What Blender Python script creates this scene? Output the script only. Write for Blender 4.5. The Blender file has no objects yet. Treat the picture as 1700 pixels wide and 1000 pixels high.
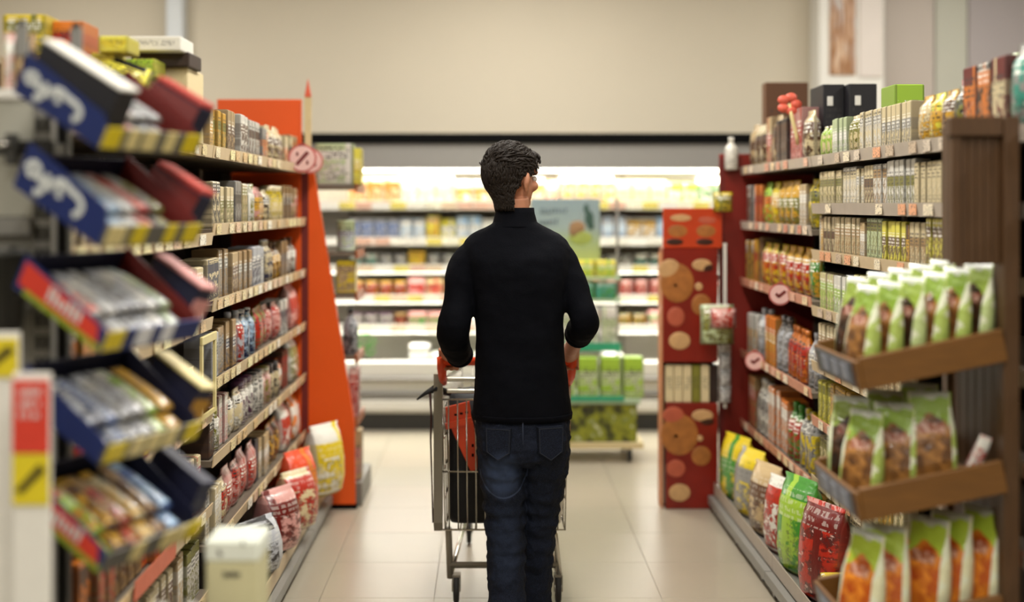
import bpy, bmesh, math, random
from mathutils import Vector, Matrix, Euler
random.seed(7)
PI = math.pi
SC = bpy.context.scene
COL = SC.collection

# ------------------------------------------------------------------ camera, world, lights, exposure
F = 1900.0                       # focal length in pixels of the 1700 x 1000 frame
H = 1.556                        # eye height
VX, VY = 815.0, 340.0            # where the aisle vanishes
cam = bpy.data.cameras.new('camera'); camo = bpy.data.objects.new('camera', cam); COL.objects.link(camo)
camo.location = (0, 0, H); camo.rotation_euler = (PI/2, 0, 0)
cam.sensor_width = 36; cam.lens = 36*F/1700
cam.shift_x = (850-VX)/1700; cam.shift_y = -(500-VY)/1700
cam.clip_end = 60
cam.dof.use_dof = True; cam.dof.focus_distance = 3.98; cam.dof.aperture_fstop = 0.85
SC.camera = camo
SC.view_settings.view_transform = 'Standard'; SC.view_settings.look = 'None'
SC.view_settings.gamma = 1; SC.view_settings.exposure = 0.24
SC.view_settings.use_curve_mapping = False

wd = bpy.data.worlds.new('world'); SC.world = wd; wd.use_nodes = True
wd.node_tree.nodes['Background'].inputs[0].default_value = (0.9, 0.92, 1, 1)
wd.node_tree.nodes['Background'].inputs[1].default_value = 0.05

def area(name, loc, rot, sx, sy, e, col=(1, .965, .90), spread=PI):
    l = bpy.data.lights.new(name, 'AREA'); l.shape = 'RECTANGLE'; l.size = sx; l.size_y = sy; l.energy = e; l.color = col
    l.spread = spread
    o = bpy.data.objects.new(name, l); COL.objects.link(o); o.location = loc; o.rotation_euler = rot
    return o
# fluorescent rows on the ceiling, along the aisles
for lx, e in ((-3.2, 40), (0.2, 62), (3.6, 40)):
    for ly in (-1.2, 1.4, 4.0, 6.6):  # row behind the camera added to brighten surfaces that face it
        area('ceiling_tube_light', (lx, ly, 3.52), (0, 0, 0), 0.25, 1.9, e)
area('wall_wash_light', (0, 6.9, 3.5), (math.radians(30), 0, 0), 7.0, .2, 36)
# tubes inside the refrigerated display
for lz, ly, e in ((1.80, 7.98, 95), (1.535, 8.0, 26), (1.285, 8.0, 20), (1.085, 8.0, 15), (.875, 8.0, 15), (.665, 8.0, 14)):
    area('fridge_tube_light', (.3, ly, lz), (math.radians(-22), 0, 0), 4.4, .04, e, (1, .97, .88))

# ------------------------------------------------------------------ helpers
def lin(c):
    return c/12.92 if c <= .04045 else ((c+.055)/1.055)**2.4
def hx(s, a=True):
    s = s.lstrip('#'); t = tuple(lin(int(s[i:i+2], 16)/255) for i in (0, 2, 4))
    return t+(1,) if a else t

class NT:
    def __init__(s, name):
        s.m = bpy.data.materials.new(name); s.m.use_nodes = True; s.t = s.m.node_tree
        s.b = s.t.nodes['Principled BSDF']
    def n(s, typ, **kw):
        nd = s.t.nodes.new(typ)
        for k, v in kw.items(): setattr(nd, k, v)
        return nd
    def l(s, a, b): s.t.links.new(a, b)
    def val(s, sock, v):
        if hasattr(v, 'is_output') or hasattr(v, 'links') and not isinstance(v, (int, float, tuple)): s.l(v, sock)
        else: sock.default_value = v
    def math(s, op, a, b=0.0, c=None):
        nd = s.n('ShaderNodeMath', operation=op); s.val(nd.inputs[0], a); s.val(nd.inputs[1], b)
        if c is not None: s.val(nd.inputs[2], c)
        return nd.outputs[0]
    def mix(s, f, a, b):
        nd = s.n('ShaderNodeMix', data_type='RGBA'); s.val(nd.inputs[0], f); s.val(nd.inputs[6], a); s.val(nd.inputs[7], b)
        return nd.outputs[2]
    def noise(s, vec, scale, detail=2.0, rough=.5):
        nd = s.n('ShaderNodeTexNoise'); nd.inputs['Scale'].default_value = scale; nd.inputs['Detail'].default_value = detail
        nd.inputs['Roughness'].default_value = rough
        if vec is not None: s.l(vec, nd.inputs['Vector'])
        return nd.outputs['Fac']
    def step(s, v, e): return s.math('GREATER_THAN', v, e)
    def bump(s, h, st, dist=.01):
        nd = s.n('ShaderNodeBump'); nd.inputs['Strength'].default_value = st; nd.inputs['Distance'].default_value = dist
        s.l(h, nd.inputs['Height']); s.l(nd.outputs[0], s.b.inputs['Normal'])

def pm(name, col, rough=.5, metal=0.0, var=.12, scale=30, bump=0.0, spec=.5, stretch=None, coat=0.0):
    k = NT(name); c = hx(col)
    tc = k.n('ShaderNodeTexCoord'); vec = tc.outputs['Object']
    if stretch:
        mp = k.n('ShaderNodeMapping'); mp.inputs['Scale'].default_value = stretch; k.l(vec, mp.inputs[0]); vec = mp.outputs[0]
    nz = k.noise(vec, scale, 4)
    d = tuple(x*(1-var) for x in c[:3])+(1,); li = tuple(min(1, x*(1+var)) for x in c[:3])+(1,)
    k.l(k.mix(nz, d, li), k.b.inputs['Base Color'])
    k.b.inputs['Roughness'].default_value = rough; k.b.inputs['Metallic'].default_value = metal
    k.b.inputs['Specular IOR Level'].default_value = spec; k.b.inputs['Coat Weight'].default_value = coat
    if bump: k.bump(nz, bump)
    return k.m

def emit(name, col, st):
    k = NT(name); k.b.inputs['Emission Color'].default_value = hx(col); k.b.inputs['Emission Strength'].default_value = st
    k.b.inputs['Base Color'].default_value = hx(col); return k.m

def print_mat(name, kind, rough=.4, coat=0.0, crinkle=0.0, ltr=1.0):
    """Printed packaging: ground colour from the object's colour, ink and design number from its properties."""
    k = NT(name)
    oi = k.n('ShaderNodeObjectInfo'); base = oi.outputs['Color']
    at = k.n('ShaderNodeAttribute', attribute_type='OBJECT', attribute_name='ink'); ink = at.outputs['Color']
    ad = k.n('ShaderNodeAttribute', attribute_type='OBJECT', attribute_name='design'); seed = ad.outputs['Fac']
    tc = k.n('ShaderNodeTexCoord'); sp = k.n('ShaderNodeSeparateXYZ'); k.l(tc.outputs['Generated'], sp.inputs[0])
    u, v = sp.outputs[0], sp.outputs[2]
    cb = k.n('ShaderNodeCombineXYZ'); k.l(u, cb.inputs[0]); k.l(v, cb.inputs[1]); k.l(k.math('MULTIPLY', seed, 13.7), cb.inputs[2])
    uv = cb.outputs[0]
    white = (.82, .80, .72, 1); dark = (.03, .025, .025, 1)
    def between(x, a, b): return k.math('MULTIPLY', k.step(x, a), k.math('LESS_THAN', x, b))
    p0 = k.math('MULTIPLY_ADD', k.math('FRACT', k.math('MULTIPLY', seed, 7.31)), .34, .42)
    p1 = k.math('ADD', p0, .2)
    col = base
    # picture: soft patches of ink, dark and pale
    mp = k.n('ShaderNodeMapping'); mp.inputs['Scale'].default_value = (3.0, 5.5, 1); k.l(uv, mp.inputs[0])
    nz = k.noise(mp.outputs[0], 1.3, 4, .65); nz2 = k.noise(mp.outputs[0], 3.4, 3, .6)
    def ramp(x, a, b):
        nd = k.n('ShaderNodeMapRange'); nd.inputs[1].default_value = a; nd.inputs[2].default_value = b; k.l(x, nd.inputs[0]); return nd.outputs[0]
    pic = k.mix(ramp(nz2, .46, .56), ink, k.mix(.55, ink, dark)); pic = k.mix(ramp(nz2, .6, .66), pic, k.mix(.5, base, white))
    m_pic = k.math('MULTIPLY', k.math('MULTIPLY', ramp(nz, .44, .52), k.math('LESS_THAN', v, p0)), k.step(v, .08))
    # upright stripe, as on the narrow fronts
    s0 = k.math('FRACT', k.math('MULTIPLY', seed, 5.13)); st = between(u, s0, k.math('ADD', s0, .14))
    if kind != 'plain':
        col = k.mix(m_pic, col, pic)
        col = k.mix(k.math('MULTIPLY', st, k.step(k.math('FRACT', k.math('MULTIPLY', seed, 2.91)), .5)), col, ink)
        col = k.mix(k.math('MULTIPLY', k.math('LESS_THAN', v, p1), k.step(v, p0)), col, ink)
    # lettering
    m2 = k.n('ShaderNodeMapping'); m2.inputs['Scale'].default_value = (16, 9, 1); k.l(uv, m2.inputs[0])
    tx = k.step(k.noise(m2.outputs[0], 1.0, 2), .5)
    rows = k.step(k.math('FRACT', k.math('MULTIPLY', v, 13.0)), .4)
    m_t = k.math('MULTIPLY', k.math('MULTIPLY', k.math('MULTIPLY', tx, rows), between(u, .12, .88)), ltr)
    sw = k.step(k.math('FRACT', k.math('MULTIPLY', seed, 3.77)), .45)
    tcol = k.mix(sw, dark, white)
    if kind == 'plain':
        col = k.mix(k.math('MULTIPLY', m_t, between(v, .35, .7)), col, k.mix(.75, base, dark))
    else:
        col = k.mix(k.math('MULTIPLY', m_t, k.math('MULTIPLY', k.step(v, p0), k.math('LESS_THAN', v, k.math('ADD', p1, .1)))), col, tcol)
        col = k.mix(k.math('MULTIPLY', k.math('MULTIPLY', m_t, .7), between(v, .1, .3)), col, k.mix(.7, base, dark))
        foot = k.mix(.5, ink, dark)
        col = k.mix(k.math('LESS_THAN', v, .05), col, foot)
        edge = k.math('ADD', k.math('LESS_THAN', u, .09), k.step(u, .93))  # edges painted darker to stand for the shaded gaps between packs
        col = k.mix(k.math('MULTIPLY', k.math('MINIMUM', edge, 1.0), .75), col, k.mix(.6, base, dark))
    if kind == 'bag':      # clear window with the food showing
        vo = k.n('ShaderNodeTexVoronoi'); vo.inputs['Scale'].default_value = 9; k.l(uv, vo.inputs['Vector'])
        fo = k.mix(vo.outputs['Color'], hx('#4a2a14'), hx('#b98a4a'))
        col = k.mix(k.math('MULTIPLY', between(v, .08, .55), between(u, .12, .88)), col, fo)
    k.l(col, k.b.inputs['Base Color']); k.b.inputs['Roughness'].default_value = rough; k.b.inputs['Coat Weight'].default_value = coat
    k.b.inputs['Coat Roughness'].default_value = .15
    if crinkle: k.bump(k.noise(tc.outputs['Object'], 38, 3), crinkle, .02)
    return k.m

def objcol(name, rough=.5, coat=0.0, metal=0.0):
    k = NT(name); oi = k.n('ShaderNodeObjectInfo'); tc = k.n('ShaderNodeTexCoord')
    nz = k.noise(tc.outputs['Object'], 40, 3)
    dk = k.n('ShaderNodeMix', data_type='RGBA', blend_type='MULTIPLY'); dk.inputs[0].default_value = 1
    k.l(oi.outputs['Color'], dk.inputs[6])
    rp = k.n('ShaderNodeMapRange'); rp.inputs[3].default_value = .85; rp.inputs[4].default_value = 1.1; k.l(nz, rp.inputs[0])
    k.l(rp.outputs[0], dk.inputs[7]); k.l(dk.outputs[2], k.b.inputs['Base Color'])
    k.b.inputs['Roughness'].default_value = rough; k.b.inputs['Coat Weight'].default_value = coat; k.b.inputs['Metallic'].default_value = metal
    return k.m

class MB:
    def __init__(s): s.v = []; s.f = []
    def add(s, vs, fs, M=None):
        o = len(s.v)
        s.v += [tuple(M @ Vector(p)) if M is not None else tuple(p) for p in vs]
        s.f += [tuple(i+o for i in f) for f in fs]; return s
    def box(s, x0, x1, y0, y1, z0, z1, M=None, bev=0.0):
        if bev:
            bm = bmesh.new(); bmesh.ops.create_cube(bm, size=1)
            for q in bm.verts: q.co = Vector(((x0+x1)/2+q.co.x*(x1-x0), (y0+y1)/2+q.co.y*(y1-y0), (z0+z1)/2+q.co.z*(z1-z0)))
            bmesh.ops.bevel(bm, geom=list(bm.edges), offset=bev, segments=1, affect='EDGES', clamp_overlap=True)
            bm.verts.index_update()
            s.add([tuple(q.co) for q in bm.verts], [tuple(q.index for q in f.verts) for f in bm.faces], M); bm.free(); return s
        v = [(x0,y0,z0),(x1,y0,z0),(x1,y1,z0),(x0,y1,z0),(x0,y0,z1),(x1,y0,z1),(x1,y1,z1),(x0,y1,z1)]
        return s.add(v, [(0,3,2,1),(4,5,6,7),(0,1,5,4),(1,2,6,5),(2,3,7,6),(3,0,4,7)], M)
    def prism(s, pts, ax, a, b, M=None):
        """polygon pts (2-D) pulled along axis ax from a to b"""
        def P(p, t):
            return {'x': (t, p[0], p[1]), 'y': (p[0], t, p[1]), 'z': (p[0], p[1], t)}[ax]
        n = len(pts)
        return s.add([P(p, a) for p in pts]+[P(p, b) for p in pts],
                     [tuple(range(n)), tuple(reversed(range(n, 2*n)))]+[(i, n+i, n+(i+1) % n, (i+1) % n) for i in range(n)], M)
    def rings(s, rs, M=None, cap=True):
        n = len(rs[0]); vs = [p for r in rs for p in r]; fs = []
        for k in range(len(rs)-1):
            for i in range(n):
                fs.append((k*n+i, k*n+(i+1) % n, (k+1)*n+(i+1) % n, (k+1)*n+i))
        if cap: fs += [tuple(reversed(range(n))), tuple(range((len(rs)-1)*n, len(rs)*n))]
        return s.add(vs, fs, M)
    def tube(s, pts, r, n=8, M=None):
        pts = [Vector(p) for p in pts]; rr = r if isinstance(r, (list, tuple)) else [r]*len(pts)
        up = None; rs = []
        for i, p in enumerate(pts):
            d = (pts[min(i+1, len(pts)-1)]-pts[max(i-1, 0)]).normalized()
            if up is None: up = Vector((0, 0, 1)) if abs(d.z) < .9 else Vector((1, 0, 0))
            a = d.cross(up).normalized(); b = a.cross(d).normalized(); up = b
            rs.append([tuple(p+a*math.cos(2*PI*k/n)*rr[i]+b*math.sin(2*PI*k/n)*rr[i]) for k in range(n)])
        return s.rings(rs, M)
    def lathe(s, prof, n=14, M=None):
        return s.rings([[(r*math.cos(2*PI*k/n), r*math.sin(2*PI*k/n), z) for k in range(n)] for r, z in prof], M)
    def ell(s, c, r, M=None, nu=16, nv=10):
        rs = []
        for j in range(nv+1):
            t = PI*(j/nv); e = max(math.sin(t), .03)
            rs.append([(c[0]+r[0]*e*math.cos(2*PI*k/nu), c[1]+r[1]*e*math.sin(2*PI*k/nu), c[2]-r[2]*math.cos(t)) for k in range(nu)])
        return s.rings(rs, M)
    def mesh(s, name, mat, smooth=False):
        me = bpy.data.meshes.new(name); me.from_pydata(s.v, [], s.f); me.update()
        if mat: me.materials.append(mat)
        if smooth: me.polygons.foreach_set('use_smooth', [True]*len(me.polygons))
        return me
    def build(s, name, mat, parent=None, smooth=False, world=True):
        if parent is not None and world:
            L = root_loc(parent); s.v = [(x-L.x, y-L.y, z-L.z) for x, y, z in s.v]
        o = bpy.data.objects.new(name, s.mesh(name, mat, smooth)); COL.objects.link(o)
        if parent is not None: o.parent = parent
        return o
def root_loc(o):
    L = Vector((0, 0, 0))
    while o is not None: L = L+o.location; o = o.parent
    return L
def tag(o, label, cat, group=None):
    o['label'] = label; o['category'] = cat
    if group: o['group'] = group
    return o
def thing(name, label, cat, loc, rot=(0, 0, 0), group=None):
    o = bpy.data.objects.new(name, None); COL.objects.link(o); o.location = loc; o.rotation_euler = rot
    o.empty_display_size = .05
    return tag(o, label, cat, group)
def struct(name, mb, mat):
    o = mb.build(name, mat); o['kind'] = 'structure'; return o
def inst(name, me, parent=None, loc=(0, 0, 0), rot=(0, 0, 0), scale=(1, 1, 1), col=None):
    o = bpy.data.objects.new(name, me); COL.objects.link(o)
    o.location = loc; o.rotation_euler = rot; o.scale = scale
    if parent is not None: o.parent = parent
    if col is not None: o.color = col
    return o
ORD = 'first second third fourth fifth sixth seventh eighth ninth tenth eleventh twelfth thirteenth fourteenth fifteenth sixteenth seventeenth eighteenth nineteenth twentieth'.split()
def ordw(i):
    if i < 20: return ORD[i]
    t = {2: 'twenty', 3: 'thirty', 4: 'forty', 5: 'fifty'}[(i+1)//10]
    return t[:-1]+'ieth' if (i+1) % 10 == 0 else t+'-'+ORD[(i+1) % 10-1]

# ------------------------------------------------------------------ materials
M_wall = pm('wall_paint', '#c6bca8', .8, var=.03, scale=2)
M_wallgrey = pm('grey_wall_panel', '#b3aaa2', .7, var=.03, scale=2)
M_white = pm('white_paint', '#e2dfd6', .5, var=.04)
M_ceil = pm('ceiling_tile', '#d8d4c8', .9, var=.05)
M_black = pm('black_trim', '#050505', .9, spec=.1)
M_rack = pm('black_metal', '#14120f', .45)
M_grey = pm('grey_metal', '#8c8a84', .45, .3, var=.06)
M_panel = pm('light_grey_metal', '#a5a396', .5, .1, var=.05)
M_dkgrey = pm('dark_grey_plastic', '#3a3935', .55)
M_shelf = pm('shelf_metal', '#6d6254', .5, .1, var=.1)
M_shelfdk = pm('gondola_back', '#241a14', .8)
M_deck = pm('base_grey', '#77736b', .5, .2)
M_rail = pm('price_rail', '#c2ac88', .45, var=.12, scale=18)
M_railpink = pm('pink_price_rail', '#c58a70', .45, var=.14, scale=18)
M_railgrey = pm('grey_price_rail', '#a4988a', .45, var=.12, scale=18)
M_orange = pm('orange_laminate', '#dd5203', .45, var=.04, scale=6)
M_red = pm('red_laminate', '#7c1a0c', .45, var=.12, scale=8)
M_chrome = pm('chrome_wire', '#c9c6bd', .22, 1.0, var=.06)
M_cartgrey = pm('cart_frame_grey', '#8b8578', .4, .5, var=.06)
M_orplast = pm('orange_plastic', '#e2491c', .4, var=.06)
M_rubber = pm('rubber', '#22211f', .7)
M_blackcloth = pm('black_nylon', '#0d0c0e', .7, var=.3, scale=60)
M_fridge = pm('fridge_white', '#cdc9c0', .45, var=.03)
M_fridgegrey = pm('fridge_grey', '#95918b', .4, .2, var=.04)
M_canopy = pm('canopy_grey', '#7d7a75', .5, var=.04)
M_kick = pm('kick_dark', '#2b2925', .6)
M_tube = emit('tube_glow', '#fff6dd', 9)
M_wood = pm('stained_wood', '#6a4519', .45, var=.3, scale=7, stretch=(2, 14, 14), bump=.05)
M_wooddk = pm('dark_stained_wood', '#4a3118', .5, var=.3, scale=7, stretch=(14, 14, 2), bump=.05)
M_blue = pm('blue_card', '#10245f', .5, var=.15, scale=14)
M_navy = pm('navy_card', '#10122e', .55, var=.15)
M_darkred = pm('dark_red_card', '#6b1a14', .55, var=.2)
M_script = pm('white_script', '#cfd3d0', .5)
M_tray = pm('tray_grey', '#5a5852', .5)
M_yellow = pm('yellow_tag', '#d8c41e', .5, var=.06)
M_cream = pm('cream_tag', '#d9c98f', .5, var=.06)
M_skin = pm('skin', '#b47a5c', .5, var=.08, scale=25, spec=.4)
M_eye = pm('eye_white', '#d8d2c8', .3)
M_obj = objcol('coloured_plastic', .35, .2)
M_objmat = objcol('coloured_card', .6)
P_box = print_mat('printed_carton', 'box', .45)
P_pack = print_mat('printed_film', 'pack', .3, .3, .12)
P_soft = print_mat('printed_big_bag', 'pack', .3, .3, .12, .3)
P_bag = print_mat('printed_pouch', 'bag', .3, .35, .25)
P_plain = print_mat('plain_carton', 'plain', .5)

# tags with fine print on them (object colour, dark lines)
def tagmat():
    k = NT('printed_tag'); oi = k.n('ShaderNodeObjectInfo'); tc = k.n('ShaderNodeTexCoord'); sp = k.n('ShaderNodeSeparateXYZ')
    k.l(tc.outputs['Generated'], sp.inputs[0]); cb = k.n('ShaderNodeCombineXYZ')
    k.l(k.math('MULTIPLY', sp.outputs[0], 9.0), cb.inputs[0]); k.l(k.math('MULTIPLY', sp.outputs[2], 5.0), cb.inputs[1]); k.l(k.math('MULTIPLY', oi.outputs['Random'], 50), cb.inputs[2])
    t = k.step(k.noise(cb.outputs[0], 1.0, 1), .6)
    k.l(k.mix(k.math('MULTIPLY', t, .8), oi.outputs['Color'], (.06, .04, .03, 1)), k.b.inputs['Base Color']); k.b.inputs['Roughness'].default_value = .4
    return k.m
M_tag = tagmat()

# ------------------------------------------------------------------ the room
def floor_mat():
    k = NT('floor_tile'); oi = k.n('ShaderNodeObjectInfo'); geo = k.n('ShaderNodeNewGeometry')
    n1 = k.noise(geo.outputs['Position'], 1.3, 5, .6); n2 = k.noise(geo.outputs['Position'], 3.5, 3)
    c = k.mix(n1, hx('#8f8878'), hx('#aea694'))
    c = k.mix(k.math('MULTIPLY', oi.outputs['Random'], .35), c, hx('#ad9c8a'))
    c = k.mix(k.math('MULTIPLY', n2, .3), c, hx('#8a8272'))
    k.l(c, k.b.inputs['Base Color'])
    k.b.inputs['Roughness'].default_value = .3; k.b.inputs['Specular IOR Level'].default_value = .6
    return k.m
floor = struct('floor', MB().box(-9, 9, -4, 9, -.12, -.006), pm('floor_grout', '#8d8676', .6))
tile_me = MB().box(-.2242, .2242, -.2242, .2242, -.006, 0, bev=.001).mesh('tile', floor_mat())
for j in range(13):
    for i in range(17):
        x = -3.6+i*.45; y = 2.5+j*.45
        if y < 5.9 and (x < -1.2 or x > 1.55): continue
        inst('tile', tile_me, floor, (x, y, 0))
wall = struct('wall_back', MB().box(-9, 9, 8.75, 8.95, 0, 3.7), M_wall)
struct('wall_left', MB().box(-9.2, -9, -4, 8.95, 0, 3.7), M_wall)
struct('wall_right', MB().box(9, 9.2, -4, 8.95, 0, 3.7), M_wall)
struct('wall_front', MB().box(-9, 9, -4.2, -4, 0, 3.7), M_wall)
struct('ceiling', MB().box(-9.2, 9.2, -4.2, 8.95, 3.7, 3.8), M_ceil)
# white pipe cover, poster column and grey cold-room panels on the back wall
sW = F/8.62
def WX(x): return (x-VX)/sW
struct('trim_1', MB().box(WX(275), WX(303), 8.62, 8.75, 0, 3.7, bev=.01), pm('pale_pipe_cover', '#ccd0d2', .5, var=.03))
col_ = struct('column_white', MB().box(WX(1352), WX(1460), 8.5, 8.75, 0, 3.7, bev=.015), M_white)
def poster_mat():
    k = NT('poster_print'); tc = k.n('ShaderNodeTexCoord'); mp = k.n('ShaderNodeMapping'); mp.inputs['Scale'].default_value = (3.5, 1, 1.6)
    k.l(tc.outputs['Generated'], mp.inputs[0]); nz = k.noise(mp.outputs[0], 1.6, 4)
    rp = k.n('ShaderNodeValToRGB'); k.l(nz, rp.inputs[0])
    e = rp.color_ramp.elements; e[0].position = .35; e[0].color = hx('#b9b4b0'); e[1].position = .7; e[1].color = hx('#cdb9a4')
    for p, c in ((.44, '#9a6a3a'), (.52, '#8a5a2c'), (.58, '#caa27c')):
        q = e.new(p); q.color = hx(c)
    k.l(rp.outputs[0], k.b.inputs['Base Color']); k.b.inputs['Roughness'].default_value = .4; return k.m
tag(MB().box(WX(1369), WX(1411), 8.485, 8.5, 2.52, 3.4).build('poster', poster_mat()), 'narrow brown and grey poster on the white column at upper right', 'poster')
tag(MB().box(WX(1417), WX(1455), 8.485, 8.5, 2.5, 3.42, bev=.004).build('notice_board', pm('pale_board', '#d5cbc2', .5, var=.05, scale=5)), 'blank pale board on the white column beside the brown poster', 'board')
for i, (a, b, c) in enumerate(((1461, 1556, '#b5aaa0'), (1556, 1611, '#b3b2a4'), (1611, 1760, '#a39b9a'))):
    p = MB().box(WX(a)+.004, WX(b)-.004, 8.66, 8.75, 0, 3.7, bev=.006).build('panel', pm('cold_room_panel', c, .6, var=.03, scale=2), wall)

# ------------------------------------------------------------------ packaging meshes (unit: x width, y depth, z height; front at -y)
def carton_mesh(name, w, d, h, mat):
    m = MB(); m.box(-w/2, w/2, 0, d, 0, h, bev=min(.003, w*.06))
    m.box(-w*.46, w*.46, d*.08, d*.5, h-.0005, h+.0012)       # top flap
    return m.mesh(name, mat)
def packet_mesh(name, w, d, h, mat):
    """pillow packet standing up, crimped top and bottom"""
    rs = []
    for v, bulge, ww in ((0, .22, .96), (.04, .45, 1.0), (.2, .95, .97), (.5, 1.0, .96), (.78, .8, .97), (.9, .25, 1.0), (.93, .1, 1.0), (1.0, .1, 1.0)):
        z = v*h; b = bulge*d/2; a = ww*w/2; c = d/2
        rs.append([(-a, c, z), (-a*.55, c-b*.9, z), (0, c-b, z), (a*.55, c-b*.9, z), (a, c, z), (a*.55, c+b*.9, z), (0, c+b, z), (-a*.55, c+b*.9, z)])
    return MB().rings(rs).mesh(name, mat, True)
def lathe_mesh(name, prof, mat, n=14): return MB().lathe(prof, n).mesh(name, mat, True)
def gable_mesh(name, w, d, h, mat):
    m = MB(); hb = h*.78
    m.box(-w/2, w/2, 0, d, 0, hb)
    m.add([(-w/2, 0, hb), (w/2, 0, hb), (w/2, d, hb), (-w/2, d, hb), (-w/2, d/2, h*.95), (w/2, d/2, h*.95)], [(0, 1, 5, 4), (2, 3, 4, 5), (1, 2, 5), (3, 0, 4)])
    m.box(-w/2, w/2, d/2-.003, d/2+.003, h*.93, h)
    return m.mesh(name, mat)
KMESH = {}
def kmesh(kind, w, d, h):
    key = (kind, round(w, 3), round(d, 3), round(h, 3))
    if key in KMESH: return KMESH[key]
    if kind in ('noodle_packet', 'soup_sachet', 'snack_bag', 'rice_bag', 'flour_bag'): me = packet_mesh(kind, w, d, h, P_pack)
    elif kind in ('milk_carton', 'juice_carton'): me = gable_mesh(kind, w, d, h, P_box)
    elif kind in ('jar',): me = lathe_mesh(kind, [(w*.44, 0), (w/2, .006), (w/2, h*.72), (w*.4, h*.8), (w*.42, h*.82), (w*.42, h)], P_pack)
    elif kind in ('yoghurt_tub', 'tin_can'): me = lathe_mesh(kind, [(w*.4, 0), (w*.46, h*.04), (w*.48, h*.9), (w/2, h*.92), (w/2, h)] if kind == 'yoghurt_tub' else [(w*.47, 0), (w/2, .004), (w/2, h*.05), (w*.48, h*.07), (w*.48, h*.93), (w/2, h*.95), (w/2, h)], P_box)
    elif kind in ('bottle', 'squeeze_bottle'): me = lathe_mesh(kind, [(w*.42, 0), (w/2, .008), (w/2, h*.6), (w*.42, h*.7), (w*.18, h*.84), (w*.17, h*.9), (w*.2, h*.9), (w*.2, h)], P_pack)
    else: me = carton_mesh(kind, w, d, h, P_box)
    if kind in ('jar', 'yoghurt_tub', 'tin_can', 'bottle', 'squeeze_bottle'):
        for q in me.vertices: q.co.y += w/2
    KMESH[key] = me; return me

PAL = {'cream': '#d8c79c', 'beige': '#bfa477', 'tan': '#a5824f', 'brown': '#5d3a20', 'dark brown': '#2c1a12', 'orange': '#d8781f', 'golden': '#d2a02c',
       'yellow': '#dcc21c', 'lemon': '#e2d84c', 'red': '#b52a18', 'dark red': '#6a1813', 'pink': '#d39a92', 'white': '#dedbd0', 'grey': '#8f8d88', 'silver': '#b7bac0',
       'black': '#17151a', 'navy': '#1c2346', 'blue': '#3a5f9f', 'pale blue': '#a9c6df', 'green': '#3f8a2a', 'lime': '#9cc23a', 'pale green': '#b9c79a', 'olive': '#7d7a2a', 'teal': '#3d9a86', 'purple': '#5a3152'}
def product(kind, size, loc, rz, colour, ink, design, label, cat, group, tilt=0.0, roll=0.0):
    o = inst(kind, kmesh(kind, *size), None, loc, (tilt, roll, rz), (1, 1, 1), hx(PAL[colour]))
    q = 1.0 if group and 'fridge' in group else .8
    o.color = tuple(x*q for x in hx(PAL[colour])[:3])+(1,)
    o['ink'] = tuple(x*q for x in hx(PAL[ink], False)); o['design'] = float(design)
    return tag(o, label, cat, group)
NOUN = {'noodle_packet': ('noodle packet', 'packet'), 'soup_sachet': ('soup sachet', 'sachet'), 'soup_box': ('narrow soup box', 'box'), 'biscuit_box': ('biscuit box', 'box'), 'tea_box': ('tea box', 'box'), 'cereal_box': ('cereal box', 'box'),
        'slim_box': ('slim box', 'box'), 'jar': ('jar', 'jar'), 'tin_can': ('tin can', 'can'), 'snack_bag': ('snack bag', 'bag'), 'rice_bag': ('rice bag', 'bag'), 'flour_bag': ('flour bag', 'bag'), 'bottle': ('bottle', 'bottle'),
        'squeeze_bottle': ('squeeze bottle', 'bottle'), 'milk_carton': ('milk carton', 'carton'), 'juice_carton': ('juice carton', 'carton'), 'yoghurt_tub': ('yoghurt tub', 'tub'), 'dairy_box': ('dairy box', 'box')}

def row(axis, start, stop, x_front, z, rz, choose, where, group, jitter=.004, gap=(.003, .007)):
    """Fill one shelf from its far end to its near end. choose(i, t) -> (kind, (w, d, h), colour, ink, run length)"""
    p = start; i = 0; hs = 1; des = random.random()*20; run = 0; spec = None
    step = -1 if stop < start else 1
    while abs(p-start) < abs(stop-start):
        if run == 0:
            spec = choose(i, abs(p-start)/abs(stop-start)); run = spec[4]; des = round(random.random()*40, 3); hs = random.choice((.9, .95, 1.0, 1.0, 1.05))
        kind, (w, d, h), c, k = spec[:4]; run -= 1
        if abs(p-start)+w > abs(stop-start)+.002: break
        q = p+step*w/2; dz = random.uniform(0, jitter)
        loc = (x_front+(dz if rz < 0 else -dz), q, z) if axis == 'y' else (q, x_front+dz, z)
        nm, cat = NOUN[kind]
        lab = '%s %s, %s %s' % (c, nm, ordw(i), where)
        product(kind, (w, d, h), loc, rz+random.uniform(-.012, .012), c, k, des, lab, cat, group).scale = (1, 1, hs)
        p += step*(w+random.uniform(*gap)); i += 1
    return i

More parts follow.
